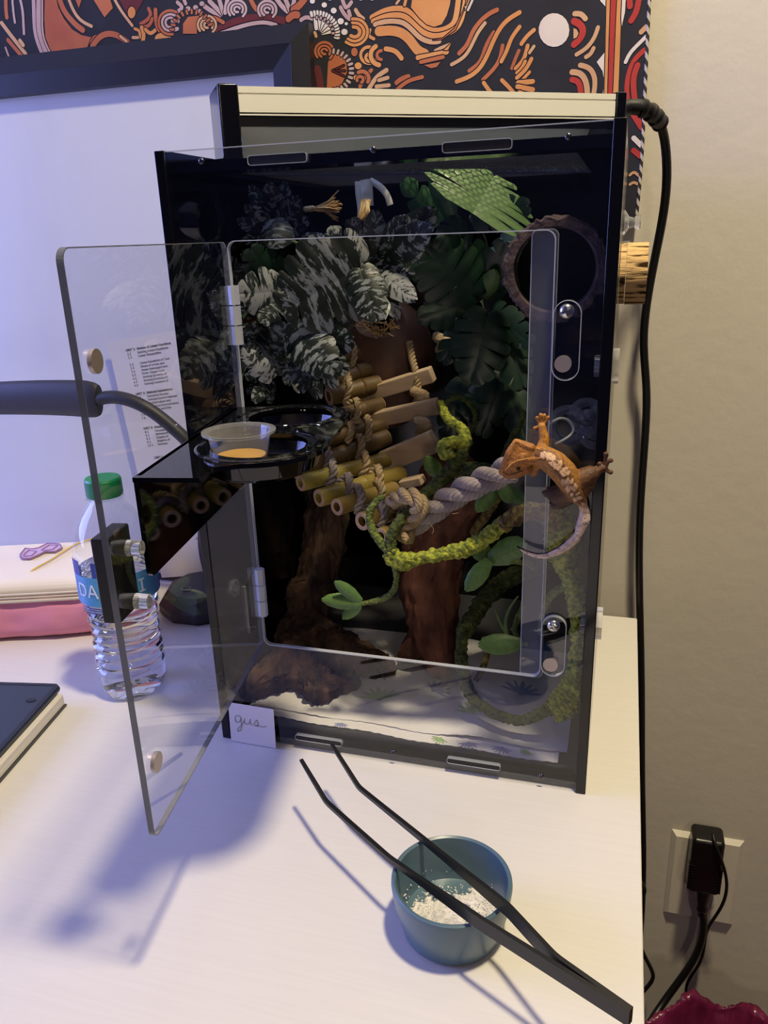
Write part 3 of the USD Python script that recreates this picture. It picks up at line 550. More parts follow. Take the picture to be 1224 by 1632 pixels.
# ---------------------------------------------------------------- water bottle
plain('cap_green', (22, 128, 78), 0.35); plain('label_blue', (96, 172, 214), 0.35, (86, 160, 206), 30); plain('label_pale', (168, 184, 232), 0.4, alpha=1.0); plain('label_navy', (52, 74, 160), 0.4); plain('label_white', (236, 240, 246), 0.4)
pane('bottle_plastic', 1.6, (0.96, 0.975, 0.985))
MATS['water'] = mat('water', {'p': ('principled_bsdf', {'base_color': (0.97, 0.985, 1.0), 'roughness': 0.0, 'ior': 1.33, 'transmission_weight': 1.0})}, [], 'p.BSDF')
BC = np.array([-0.121, 0.053, 0.0])
def rib(z): return 0.0011*math.sin(z*2*math.pi/0.0085) if 0.026 < z < 0.092 else 0.0
body_prof = [(0.0, 0.0045), (0.012, 0.003), (0.022, 0.0002), (0.0275, 0.002), (0.0305, 0.009), (0.0315, 0.018)]
for z in np.linspace(0.022, 0.094, 44): body_prof.append((np.interp(z, [0.02, 0.045, 0.07, 0.094], [0.0315, 0.0305, 0.0298, 0.0330]) + rib(z), z))
body_prof += [(0.0345, 0.100), (0.0347, 0.142), (0.0338, 0.149), (0.0300, 0.163), (0.0235, 0.177), (0.0160, 0.187), (0.0122, 0.192), (0.0118, 0.1955)]
shell = lathe(body_prof + [(0.0, 0.1955)], 56, BC)
ang = np.arctan2(shell.vertices[:, 1]-BC[1], shell.vertices[:, 0]-BC[0]); zz = shell.vertices[:, 2]
rip = (zz > 0.026) & (zz < 0.092); sc_ = 1 + 0.012*np.sin(ang*5+zz*260)*rip - 0.06*(zz < 0.012)*np.maximum(0, np.cos(5*ang))
shell.vertices[:, :2] = BC[:2] + (shell.vertices[:, :2]-BC[:2])*sc_[:, None]
bot = thing('water_bottle', 'clear plastic water bottle with green cap and blue label behind the open door', 'bottle', BC)
add('bottle_body', shell, 'bottle_plastic', bot, 30)
wv = shell.copy(); keep = wv.vertices.copy(); c_ = np.array([BC[0], BC[1], 0])
wv.vertices[:, :2] = BC[:2] + (keep[:, :2]-BC[:2])*0.965; wv.vertices[:, 2] = np.clip(keep[:, 2]*1.0 + 0.0008, None, 0.128)
add('water', wv, 'water', bot, 30)
add('cap', lathe([(0, 0.1935), (0.0152, 0.1935), (0.0158, 0.1955), (0.0156, 0.2080), (0.0145, 0.2098), (0, 0.2100)], 60, BC), 'cap_green', bot, 30)
add('neck_ring', lathe([(0.0118, 0.1905), (0.0165, 0.1905), (0.0165, 0.192), (0.0118, 0.192), (0.0118, 0.1905)], 40, BC), 'bottle_plastic', bot)
FA = math.atan2(-0.796, 0.604)                               # the side that faces the room
def wrap(mesh, r, z0, h=0.0003, da=0.0):
    """flat (x along, y up, z out) -> wrapped on the bottle, centred on the facing side"""
    m = tm(mesh).copy()
    while m.edges_unique_length.max() > 0.006 and len(m.faces) < 60000: m = m.subdivide_to_size(0.006)
    v_ = m.vertices; a_ = FA + da + v_[:, 0]/r; rr = r + h + v_[:, 2]
    m.vertices = np.c_[BC[0]+rr*np.cos(a_), BC[1]+rr*np.sin(a_), z0+v_[:, 1]]; return m
SB = 1.06
for nm_ in ('bottle_body', 'water', 'neck_ring'): pass
RB = 0.0352
lab = add('label_band', wrap(extrude(sbox(-0.050, 0, 0.060, 0.0275), 0.0002), RB, 0.1015), 'label_blue', bot, label='light blue label')
add('label_top', wrap(join(extrude(sbox(-0.050, 0, -0.036, 0.014), 0.0002), extrude(sbox(-0.022, 0, 0.010, 0.014), 0.0002)), RB, 0.129), 'label_navy', lab)
add('label_text', wrap(meshkit.text_mesh('DASANI', 0.0122, 0.0003).apply_translation([-0.042, 0, 0]), RB+0.0003, 0.110), 'label_white', lab, label='white lettering DASANI')
add('swoosh', wrap(extrude(Polygon([(-0.016, 0.018), (-0.009, 0.024), (-0.012, 0.017), (-0.006, 0.006), (-0.002, 0.002), (-0.010, 0.004), (-0.014, 0.009)]), 0.0003), RB+0.0002, 0.1015), 'label_navy', lab)
rt = meshkit.text_mesh('RECYCLE ME', 0.0032, 0.0003); rt.vertices = np.c_[rt.vertices[:, 1]*-1, rt.vertices[:, 0], rt.vertices[:, 2]]; 
add('label_text', wrap(rt.apply_translation([0.049, 0.002, 0]), RB+0.0003, 0.1015), 'label_navy', lab, label='navy lettering RECYCLE ME')
add('label_text', wrap(join([extrude(sbox(-0.040, 0.0-0.0022*k, -0.012+0.002*(k % 2), 0.0008-0.0022*k), 0.0002) for k in range(3)]), RB, 0.099), 'label_navy', lab)

# ---------------------------------------------------------------- name card
CX0 = np.array([0.0095, -0.0035, 0.0006])
plain('pencil_line', (138, 138, 148), 0.7); plain('card_white', (228, 224, 230), 0.75)
cardn = thing('name_card', 'small white card with gus handwritten, leaning on the terrarium front', 'card', CX0+[0.02, 0, 0])
K1, K2 = np.array([1.0, -0.02, 0]), unit([0.0, 0.05, 1]); K3 = np.cross(K1, K2)
add('card', orient(bx(0, 0.0415, 0, 0.0365, 0, 0.0004), K1, K2, K3, CX0), 'card_white', cardn)
def kcard(pts): return np.array([CX0 + K1*a/1000 + K2*b/1000 + K3*0.0005 for a, b in pts])
for st_ in ([(11, 24), (8, 25.5), (5.5, 23), (6.5, 19), (9.5, 20), (11, 24), (11, 18), (9.5, 11.5), (7, 10.5), (7.5, 13), (12, 18), (14.5, 23.5)], [(14.5, 23.5), (14.2, 20), (16, 18.6), (18.5, 20.5), (19.5, 24), (19.4, 19.8), (21, 18.8), (23, 20)], [(23, 20), (25.5, 24), (26.5, 21), (25.5, 18.2), (23.5, 18.5), (27, 19), (30, 18.4), (34, 19.6)]):
    add('handwriting', tube(spline(kcard(st_), 40), 0.0003, 5), 'pencil_line', cardn)

# ---------------------------------------------------------------- bowl, powder, tweezers
plain('bowl_blue', (86, 112, 128), 0.32, (78, 103, 120), 9); plain('powder', (226, 222, 222), 0.9, bump=0.6, bscale=700, bdist=0.001); plain('tweezer_black', (20, 20, 22), 0.38)
BO = np.array([0.2285, -0.1420, 0.0])
bowl = single('bowl', lathe([(0, 0.0005), (0.0275, 0.0005), (0.0300, 0.002), (0.0345, 0.020), (0.0362, 0.034), (0.0360, 0.0362), (0.0348, 0.0370), (0.0334, 0.0362), (0.0325, 0.032), (0.0305, 0.014), (0.0285, 0.0085), (0.024, 0.0070), (0, 0.0068)], 72, BO), 'bowl_blue', 'small blue-grey ceramic bowl holding white powder', 'bowl', 35)
pn = 46; gx = np.linspace(-0.030, 0.030, pn); xx, yy = np.meshgrid(gx, gx); rr = np.hypot(xx, yy)
hgt = 0.0064 + 0.012*np.exp(-(((xx-0.014)/0.013)**2+((yy+0.001)/0.015)**2)) + 0.0095*np.exp(-(((xx+0.004)/0.014)**2+((yy+0.009)/0.011)**2)) + 0.0016*np.exp(-((xx/0.024)**2+((yy+0.002)/0.022)**2)) + 0.0042*(meshkit.fbm(np.stack([xx*300, yy*300, xx*0], -1), 4, 2)-0.52)
hgt = np.where(hgt < 0.0076, 0.0058, hgt); hgt = np.minimum(hgt, 0.006+(0.0300-rr)*1.6+0.002)
idx = np.arange(pn*pn).reshape(pn, pn); fa = np.stack([idx[:-1, :-1], idx[:-1, 1:], idx[1:, 1:], idx[1:, :-1]], -1).reshape(-1, 4)
okf = (rr.ravel()[fa] < 0.0285).all(1)
mound = tm((np.c_[xx.ravel(), yy.ravel(), hgt.ravel()]+BO, fa[okf]))
gr = []
g0 = trimesh.creation.icosphere(0, 1.0)
for k in range(1500):
    a_, r_ = RNG.uniform(0, 6.283), 0.030*math.sqrt(RNG.uniform(0.02, 1)); q_ = np.array([r_*math.cos(a_), r_*math.sin(a_)])
    if q_[1] > 0.010 and RNG.random() < 0.6: continue
    i_, j_ = int((q_[0]+0.03)/0.06*(pn-1)), int((q_[1]+0.03)/0.06*(pn-1))
    zz_ = max(0.0072, hgt[j_, i_], 0.0085+(r_-0.0285)*6 if r_ > 0.0285 else 0)
    m_ = g0.copy(); m_.apply_scale(RNG.uniform(0.0002, 0.0007)); m_.apply_translation([q_[0]+BO[0], q_[1]+BO[1], zz_]); gr.append(m_)
single('calcium_powder', join([mound]+gr), 'powder', 'white crumbly powder heaped inside the blue-grey bowl', 'powder', False, kind='stuff')
tw = thing('tweezers', 'long black bent-tip tweezers resting across the bowl', 'tweezers', Pz(1005, 1622, 0.045))
def arm(tip, bnd, mid, end, join_pt):
    pts = spline([Pz(*tip), (Pz(*tip)+Pz(*bnd))/2, Pz(*bnd), Pz(*mid), Pz(*join_pt), Pz(*end)], 6)
    return pts
def flat_arm(path, ws, ts, nrm=None):
    path = np.array(path); T = np.gradient(path, axis=0); T /= np.linalg.norm(T, axis=1, keepdims=True)
    sd = np.cross(T, [0, 0, 1.0]); sd /= np.linalg.norm(sd, axis=1, keepdims=True); up = np.cross(sd, T)
    V = np.stack([path + sd*a*ts[:, None]/2 + up*b*ws[:, None]/2 for a, b in ((-1, -1), (1, -1), (1, 1), (-1, 1))], 1).reshape(-1, 3); n_ = len(path); F = []
    for i in range(n_-1):
        for k in range(4): F.append([i*4+k, i*4+(k+1) % 4, (i+1)*4+(k+1) % 4, (i+1)*4+k])
    F += [[0, 3, 2, 1], [4*n_-4, 4*n_-3, 4*n_-2, 4*n_-1]]
    m = tm((V, np.array(F))); 
    if m.volume < 0: m.invert()
    return m
def arm_mesh(px):
    kp = np.array([Pz(*q) for q in px]); d_ = np.r_[0, np.cumsum(np.linalg.norm(np.diff(kp, axis=0), axis=1))]
    s_ = np.unique(np.r_[np.linspace(0, d_[-1], 60), d_])
    path = np.stack([np.interp(s_, d_, kp[:, i]) for i in range(3)], 1)
    for _ in range(2): path[1:-1] = (path[:-2]+2*path[1:-1]+path[2:])/4
    u = s_/d_[-1]
    return flat_arm(path, np.interp(u, [0, .1, .25, .5, .65, 1], [0.0016, 0.0026, 0.0026, 0.0045, 0.0085, 0.0095]), np.interp(u, [0, .25, .6, 1], [0.0026, 0.0030, 0.0024, 0.0026]))
add('arm', arm_mesh([(480, 1211, .046), (520, 1278, .040), (620, 1368, .041), (764, 1470, .0445), (900, 1556, .0465), (1004, 1622, .047)]), 'tweezer_black', tw, 25)
add('arm', arm_mesh([(529, 1187, .046), (572, 1255, .040), (672, 1336, .041), (810, 1450, .0445), (885, 1532, .0465), (1006, 1619, .047)]), 'tweezer_black', tw, 25)

# ---------------------------------------------------------------- wall outlet, adapter, cords, bin
plain('plate_white', (226, 218, 202), 0.35); plain('adapter_black', (16, 16, 17), 0.3); plain('bag_plum', (118, 36, 74), 0.25, (98, 26, 60), 30, bump=0.5, bscale=40, bdist=0.004); plain('bin_dark', (60, 58, 60), 0.5)
YW = 0.345
o1, o2, o3, o4 = (P(1072, 1321, YW), P(1187, 1340, YW), P(1057, 1448, YW), P(1165, 1475, YW))
px0, px1, pz1, pz0 = (o1[0]+o3[0])/2, (o2[0]+o4[0])/2, (o1[2]+o2[2])/2, (o3[2]+o4[2])/2
pl = thing('outlet_plate', 'cream wall outlet cover plate low on the wall right of the desk', 'outlet', ((px0+px1)/2, YW, pz0))
add('plate', tm(m3.Manifold.batch_hull([m3.Manifold.cube([px1-px0, 0.001, pz1-pz0]).translate([px0, YW-0.0012, pz0]), m3.Manifold.cube([px1-px0-0.010, 0.001, pz1-pz0-0.010]).translate([px0+0.005, YW-0.0062, pz0+0.005])])), 'plate_white', pl, 20)
mx, mz = (px0+px1)/2, (pz0+pz1)/2
for dz in (0.030, -0.030): add('receptacle', sheet_xz(Point(mx, mz+dz).buffer(0.017).intersection(sbox(mx-0.02, mz+dz-0.0135, mx+0.02, mz+dz+0.0135)), YW-0.0072, YW-0.006), 'plate_white', pl)
ad = thing('power_adapter', 'black ribbed plug-in adapter in the outlet with two cords hanging', 'adapter', (mx, YW-0.02, mz-0.03))
aq = [P(x, y, YW-0.035) for x, y in ((1104, 1335), (1157, 1342), (1102, 1420), (1152, 1420))]
ax0, ax1, az1, az0 = aq[0][0], aq[1][0], aq[0][2], aq[2][2]
add('body', bx(ax0, ax1, YW-0.038, YW-0.0064, az0, az1, 0.005), 'adapter_black', ad, 30)
for k in range(9):
    for x0_, x1_ in ((ax0-0.0006, ax0+0.007), (ax1-0.007, ax1+0.0006)): add('rib', bx(x0_, x1_, YW-0.0388, YW-0.030, az0+0.006+k*0.0042, az0+0.008+k*0.0042), 'adapter_black', ad)
pq = [P(x, y, YW-0.03) for x, y in ((1122, 1415), (1119, 1440), (1119, 1458))]
add('plug', tube(spline(pq, 20), np.interp(np.linspace(0, 1, 20), [0, .3, .6, .62, .75, .77, 1], [0.010, 0.0085, 0.0065, 0.0072, 0.0072, 0.006, 0.0055]), 12), 'adapter_black', ad, 30)
add('cord', tube(spline([P(1120, 1455, YW-0.03), P(1121, 1480, YW-0.03), P(1110, 1520, YW-0.03), P(1085, 1560, YW-0.035), P(1056, 1600, YW-0.05), P(1030, 1640, YW-0.08)], 50), 0.0046, 10), 'cable_black', ad, True)
add('cord', tube(spline([P(1136, 1328, YW-0.03), P(1140, 1345, YW-0.04), P(1150, 1372, YW-0.043), P(1158, 1405, YW-0.043), P(1152, 1440, YW-0.035), P(1135, 1468, YW-0.025), P(1125, 1490, YW-0.02), P(1117, 1530, YW-0.02), P(1096, 1566, YW-0.02), P(1094, 1590, YW-0.025), P(1100, 1640, YW-0.03)], 70), 0.0019, 8), 'cable_black', ad, True)
single('loose_cord', tube(spline([P(1016, 1400, 0.30), P(1027, 1420, 0.315), P(1020, 1440, 0.31), P(1018, 1500, 0.31), P(1040, 1550, 0.32), P(1037, 1566, 0.32), P(1005, 1600, 0.31)], 50), 0.0026, 8), 'cable_black', 'thin black cord looping out from behind the desk edge', 'cord', True)
bcx = np.array([0.478, 0.135, Z0]); bh = 0.262
binn = thing('waste_bin', 'waste bin lined with a crumpled plum plastic bag right of the desk', 'bin', bcx)
add('bin_body', lathe([(0, 0.0), (0.095, 0.0), (0.118, bh-0.005), (0.114, bh-0.005), (0.092, 0.005), (0, 0.005)], 40, bcx), 'bin_dark', binn, 30)
bagp = lathe([(0.119, bh-0.12), (0.124, bh-0.10), (0.127, bh-0.02), (0.126, bh+0.012), (0.120, bh+0.022), (0.112, bh+0.014), (0.104, bh-0.03), (0.08, bh-0.12), (0, bh-0.16)], 120, bcx)
bagp = bagp.subdivide(); nz = meshkit.fbm(bagp.vertices*np.array([85, 85, 34]), 4, 9)-0.5; nv = bagp.vertices-bcx; nv[:, 2] = 0
bagp.vertices = bagp.vertices + nv/np.maximum(np.linalg.norm(nv, axis=1, keepdims=True), 1e-6)*nz[:, None]*0.022 + np.c_[nz*0, nz*0, (meshkit.noise(bagp.vertices*30, 4)-0.5)*0.045*(bagp.vertices[:, 2] > Z0+bh-0.03)]
add('bag', bagp, 'bag_plum', binn, 50, label='crumpled plum plastic bag')
#PART3
# ---------------------------------------------------------------- feeding ledge on the door, with its cup
plain('black_gloss', (7, 7, 9), 0.04)
def dmesh(m): return orient(m, DD, DN, (0, 0, 1), HINGE)        # local x along the door, y out of it, z up
ledge = thing('feeding_ledge', 'glossy black two-cup feeding ledge clamped to the open door', 'feeding ledge', D(0.11, 0.03, 0.236))
LT = 0.2885
c1, c2, LR = (0.118, 0.047), (0.043, 0.047), 0.0335
outline = unary_union([sbox(0.012, 0.0, 0.183, 0.035), Point(*c1).buffer(LR+0.006, 24), Point(*c2).buffer(LR+0.006, 24), Polygon([(0.012, 0.0), (0.183, 0.0), (0.150, 0.062), (0.115, 0.086), (0.04, 0.086), (0.012, 0.05)])]).buffer(0.004).buffer(-0.004)
plate = outline.difference(Point(*c1).buffer(LR-0.006, 24)).difference(Point(*c2).buffer(LR-0.006, 24))
bend = m3.Manifold.cylinder(0.171, 0.004, 0.004, 20).rotate([0, 90, 0]).translate([0.012, 0.0042, LT-0.0025]) 
add('top_plate', dmesh(extrude(plate, 0.0025).apply_translation([0, 0, LT-0.0010])), 'black_gloss', ledge)
bkp = rounded_rect(0.012, 0.183, 0.2355, LT+0.0015, 0.004)
bk = extrude(bkp, 0.0026); v = bk.vertices.copy(); bk.vertices = np.stack([v[:, 0], 0.0004+v[:, 2], v[:, 1]], 1); bk.invert()
add('back_plate', dmesh(bk), 'black_gloss', ledge)
for k, (cx_, cy_) in enumerate((c1, c2)):
    rng_ = lathe([(LR, LT+0.0016), (LR+0.0015, LT+0.0022), (LR+0.003, LT+0.0016), (LR+0.003, LT+0.0010), (LR-0.001, LT-0.010), (LR-0.005, LT-0.0125), (0, LT-0.0125), (0, LT-0.0112), (LR-0.0062, LT-0.0112), (LR-0.0035, LT-0.009), (LR, LT+0.0016)], 56, (cx_, cy_, 0))
    add('cup_well', dmesh(rng_), 'black_gloss', ledge, 35, label='round black cup well')
mag = thing('magnet_block', 'black magnetic block on the outer side of the open door holding the ledge', 'magnet', D(0.2, -0.012, 0.22))
add('block', dmesh(bx(0.187, 0.2105, -0.0125, -DT-0.0003, 0.2225, 0.2675, 0.001)), 'black_matte', mag, 30)
for z in (0.2585, 0.2295):
    add('clear_post', dmesh(cyl((0.1985, 0.0003, z), (0.1985, 0.0075, z), 0.0042, 0.0038, 20)), 'clear_solid', mag, 30)
pane('cup_plastic', 1.7, (0.93, 0.94, 0.94), 0.05, haze=0.10, hazecol=(0.8, 0.8, 0.8))
plain('puree', (216, 160, 84), 0.35, (204, 146, 70), 60, subsurface_weight=0.2)
cb = D(c1[0]-0.002, c1[1]-0.012, LT-0.0108)
CS = 0.84
def cupl(pr, n): return lathe([(a*CS, b*CS) for a, b in pr], n, cb)
cup = single('portion_cup', cupl([(0, 0.0), (0.0165, 0.0), (0.0172, 0.001), (0.0215, 0.0225), (0.0250, 0.0228), (0.0252, 0.0245), (0.0236, 0.0247), (0.0212, 0.0240), (0.0163, 0.0014), (0, 0.0012)], 56), 'cup_plastic', 'small clear plastic portion cup standing on the black feeding ledge', 'cup', 35)
single('fruit_puree', cupl([(0, 0.0018), (0.0160, 0.0018), (0.0170, 0.0072), (0.0150, 0.0068), (0, 0.0066)], 40), 'puree', 'orange fruit puree in the clear portion cup', 'food', 40)

# ---------------------------------------------------------------- twisted ropes
def rope_strands(path, r, turns, strands=3, n=8, grow=1.0):
    """each strand a tube winding about the path"""
    path = np.array(path); T = np.gradient(path, axis=0); T /= np.linalg.norm(T, axis=1, keepdims=True)
    u = np.cross(T[0], [0.3, 0.2, 1.0]); U = []
    for t in T:
        u = u - t*(u @ t); u /= np.linalg.norm(u); U.append(u)
    U = np.array(U); V = np.cross(T, U); s = np.r_[0, np.cumsum(np.linalg.norm(np.diff(path, axis=0), axis=1))]; ph = 2*np.pi*turns*s/s[-1]
    out = []
    for k in range(strands):
        a = ph + 2*np.pi*k/strands
        sp = path + r*0.52*(np.cos(a)[:, None]*U + np.sin(a)[:, None]*V)
        out.append(tube(sp, r*0.56, n) if grow != True else join([tube(sp + r*0.30*(np.cos(-a*2.2+2*np.pi*q/7)[:, None]*U + np.sin(-a*2.2+2*np.pi*q/7)[:, None]*V), r*0.235, 8) for q in range(7)] + [tube(sp, r*0.3, 8)]))
    return out
def fibre_mat(n, a, b): plain(n, a, 0.9, b, 60, stretch=(1, 1, 1), bump=0.7, bscale=900, bdist=0.0008)
fibre_mat('sisal_grey', (128, 118, 120), (164, 152, 152)); fibre_mat('sisal_cream', (184, 164, 132), (150, 126, 92)); fibre_mat('raffia', (204, 172, 116), (176, 140, 88))

# ---------------------------------------------------------------- wood
def bark(name, a, b, stretch, sc=60): plain(name, a, 0.85, b, sc, stretch=stretch, bump=0.8, bscale=sc*1.6, bdist=0.004)
bark('driftwood', (40, 28, 24), (98, 72, 54), (1, 1, 0.12), 75); bark('cork_brown', (70, 38, 28), (112, 66, 48), (1, 1, 0.35), 50); plain('hut_brown', (92, 60, 40), 0.55, (74, 46, 30), 30, stretch=(1, 1, 0.2)); plain('bark_grey', (92, 76, 76), 0.9, (54, 42, 44), 120, bump=0.9, bscale=220, bdist=0.003)
plain('hole_shade', (10, 8, 8), 0.9)  # near-black colour stands in for shade inside the tunnel
def blob(segs, refine, taub, amp, freq, seed, ridged=True):
    """union of hulls of spheres [(p, r), (p, r) ...] chains, softened and roughened"""
    ms = []
    for ch in segs:
        for (p0, r0), (p1, r1) in zip(ch[:-1], ch[1:]):
            ms.append(m3.Manifold.batch_hull([m3.Manifold.sphere(r0, 18).translate(list(map(float, p0))), m3.Manifold.sphere(r1, 18).translate(list(map(float, p1)))]))
    m = tm(m3.Manifold.batch_boolean(ms, m3.OpType.Add).refine_to_length(refine))
    if not m.is_watertight or True: m.merge_vertices()
    if taub: trimesh.smoothing.filter_taubin(m, iterations=taub)
    if amp:
        f_ = np.array(freq, float); n1 = meshkit.fbm(m.vertices*f_, 3, seed)
        if ridged: n1 = np.abs(n1-0.5)*2
        m.vertices = m.vertices + m.vertex_normals*((n1-0.4)*amp)[:, None]
    return m
def Q(x, y, Y, r): return (P(x, y, Y), r)
fl = 0.0150
def onfloor(x, y, r=0.012): 
    p_ = Pz(x, y, fl); return (p_ + np.array([0, 0, r*0.7]), r)
dw = blob([[Q(520, 720, 0.205, 0.022), Q(525, 800, 0.20, 0.023), Q(512, 880, 0.185, 0.024), Q(495, 950, 0.165, 0.025), Q(470, 1010, 0.130, 0.023)], [Q(500, 940, 0.165, 0.020), Q(440, 945, 0.135, 0.015), Q(385, 935, 0.10, 0.010)], [Q(480, 1000, 0.14, 0.022), Q(420, 1010, 0.10, 0.013), Q(380, 985, 0.08, 0.009)],
    [Q(480, 1000, 0.14, 0.024), onfloor(470, 1085, 0.024), onfloor(395, 1110, 0.014)], [Q(480, 1000, 0.14, 0.024), onfloor(545, 1068, 0.024), onfloor(615, 1078, 0.013)], [onfloor(480, 1080, 0.022), onfloor(510, 1118, 0.014), onfloor(560, 1100, 0.012)], [onfloor(395, 1070, 0.012), onfloor(450, 1090, 0.018)]], 0.0034, 6, 0.011, (230, 230, 30), 11)
dw.vertices[:, 0] = np.maximum(dw.vertices[:, 0], 0.0085)
dw.vertices[:, 2] = np.maximum(dw.vertices[:, 2], fl-0.0005)
single('driftwood', dw, 'driftwood', 'gnarled brown driftwood stump with spreading roots at the lower left of the terrarium', 'driftwood', True)
ck = blob([[Q(716, 760, 0.165, 0.028), Q(700, 830, 0.155, 0.030), Q(682, 930, 0.14, 0.030), Q(690, 1000, 0.125, 0.024), Q(702, 1060, 0.10, 0.014)], [Q(690, 1000, 0.125, 0.02), Q(652, 1040, 0.12, 0.012)], [Q(706, 830, 0.155, 0.028), Q(752, 800, 0.15, 0.018)]], 0.0042, 8, 0.006, (90, 90, 60), 4)
ck.vertices[:, 2] = np.maximum(ck.vertices[:, 2], fl-0.0005)
single('cork_log', ck, 'cork_brown', 'reddish brown cork log standing upright under the bamboo bridge', 'log', True)
# hut
hc = P(612, 580, 0.215)
hut = thing('coconut_hut', 'brown round hut with a straw-lined hole behind the variegated leaves', 'hut', hc)
hm = m3.Manifold.sphere(0.050, 64).scale([1.0, 0.8, 1.25])
hv = unit(EYE-hc)
hole_c = P(607, 505, 0.18)
hm = hm.translate(list(hc)) - m3.Manifold.sphere(0.024, 40).scale([1.7,1.3,1.0]).translate(list(hole_c + np.array([0, -0.01, 0.004]))) - m3.Manifold.sphere(0.044, 40).scale([1, .8, 1.2]).translate(list(hc))
add('shell', tm(hm), 'hut_brown', hut, 30)
sts = []
for k in range(70):
    a_ = RNG.uniform(math.radians(200), math.radians(345)); rr_ = RNG.uniform(0.012, 0.019)
    b_ = hole_c + np.array([rr_*math.cos(a_), -0.006, rr_*math.sin(a_)*0.75-0.001]); e_ = b_ + np.array([RNG.normal(0, .006), RNG.normal(-.002, .002), RNG.normal(0.003, .003)])
    sts.append(tube(spline([b_, (b_+e_)/2+RNG.normal(0, .0015, 3), e_], 5), 0.00045, 4))
add('straw_lining', join(sts), 'raffia', hut, kind='stuff', label='straw lining the hole')

# ---------------------------------------------------------------- bamboo bridge
plain('bamboo', (150, 128, 70), 0.4, (128, 104, 54), 22, stretch=(1, 1, 1), bump=0.1, bscale=120); plain('bamboo_green', (156, 142, 66), 0.35, (138, 118, 54), 20); plain('bamboo_dark', (112, 88, 48), 0.5, (86, 66, 38), 26); plain('bamboo_cut', (198, 168, 146), 0.75, (176, 144, 122), 160)
br = thing('bamboo_bridge', 'hanging bridge of short bamboo rods lashed with rope, in the middle of the terrarium', 'bridge', P(560, 800, 0.06))
RODS = [((607, 855), (662, 836), .030, .070, .0068, 'bamboo'), ((577, 831), (652, 806), .035, .085, .0074, 'bamboo'), ((537, 808), (628, 780), .042, .100, .0070, 'bamboo'), ((508, 794), (640, 755), .048, .120, .0074, 'bamboo_green'), ((479, 770), (622, 731), .055, .130, .0070, 'bamboo_green'), ((472, 752), (616, 697), .070, .145, .0078, 'bamboo_dark'),
    ((520, 700), (611, 678), .100, .150, .0068, 'bamboo_dark'), ((540, 663), (607, 645), .120, .160, .0068, 'bamboo_dark'), ((524, 632), (603, 612), .140, .175, .0085, 'bamboo_dark'), ((522, 610), (597, 585), .150, .185, .0080, 'bamboo_dark'), ((540, 572), (592, 560), .165, .195, .0076, 'bamboo_dark')]
rod_ax = []
for (a, b, ya, yb, r, mt) in RODS:
    A_, B_ = P(*a, ya), P(*b, yb); h_ = np.linalg.norm(B_-A_); rod_ax.append((A_, B_, r))
    prof_ = [(r*0.55, 0.012), (r*0.55, 0.0), (r*0.97, 0.0), (r, 0.0006)]
    nd = h_*RNG.uniform(0.45, 0.7)
    prof_ += [(r*0.985, nd-0.004), (r*1.07, nd-0.001), (r*0.95, nd), (r*1.06, nd+0.001), (r*0.985, nd+0.004), (r*0.99, h_-0.0006), (r*0.96, h_), (r*0.55, h_), (r*0.55, h_-0.012), (0, h_-0.012)]
    fr_ = frame_from(B_-A_)
    rd = add('rod', orient(lathe([(0, 0.012)]+prof_, 20), *fr_, A_), mt, br, 40)
    for z0, dz in ((0.0, 0.0004), (h_, -0.0004)):
        pr_ = [(r*0.55, z0), (r*0.55, z0-dz), (r*0.955, z0-dz), (r*0.955, z0), (r*0.55, z0)] if dz > 0 else [(r*0.55, z0), (r*0.955, z0), (r*0.955, z0-dz), (r*0.55, z0-dz), (r*0.55, z0)]
        add('cut_end', orient(lathe(pr_, 20), *fr_, A_), 'bamboo_cut', rd, label='pale cut end')
def lash(t, n0, n1, m_, r):
    """a rope wrapping over one rod after another at fraction t of its length"""
    pts = []
    for i in range(n0, n1):
        A_, B_, rr_ = rod_ax[i]; tt = t + 0.0*i; c_ = A_ + (B_-A_)*tt; ax = unit(B_-A_); n_ = unit(np.array([0.1, -0.9, 0.45]) - ax*(np.array([0.1, -0.9, 0.45]) @ ax)); w_ = np.cross(ax, n_)
        if w_[2] < 0: w_ = -w_
        R_ = rr_ + r*0.9
        for k, th in enumerate((-70, -20, 30, 80)):
            a_ = math.radians(th); pts.append(c_ + n_*R_*math.cos(a_) + w_*R_*math.sin(a_) + ax*(0.006*(k-1.5)/1.5))
    path = spline(pts, 26*(n1-n0)); L_ = np.sum(np.linalg.norm(np.diff(path, axis=0), axis=1))
    rp_ = add('lashing_rope', join(rope_strands(path, r, L_/0.016, 3, 7)), m_, br, True)
lash(0.30, 1, 6, 'sisal_grey', 0.0036); lash(0.66, 1, 7, 'sisal_cream', 0.0036); lash(0.35, 6, 11, 'sisal_cream', 0.003)

# ---------------------------------------------------------------- wooden ladder behind
plain('pale_wood', (198, 174, 146), 0.65, (182, 156, 128), 30, stretch=(0.5, 6, 6))
lad = thing('wooden_ladder', 'pale wooden slat ladder strung on rope behind the bamboo bridge', 'ladder', P(640, 700, 0.15))
for (a, b, ya, yb, hpx) in (((548, 640), (690, 596), .175, .165, 26), ((560, 676), (699, 647), .155, .145, 26), ((610, 737), (694, 702), .130, .120, 36), ((640, 771), (674, 764), .110, .105, 14)):
    A_, B_ = P(*a, ya), P(*b, yb); X_ = unit(B_-A_); Zs = unit(np.array([0, -0.15, 1.0]) - X_*(np.array([0, -0.15, 1.0]) @ X_)); Ys = np.cross(Zs, X_); h_ = hpx*0.00052
    add('slat', orient(bx(0, np.linalg.norm(B_-A_), -0.005, 0.005, -h_/2, h_/2, 0.0012), X_, Ys, Zs, A_), 'pale_wood', lad, 30)
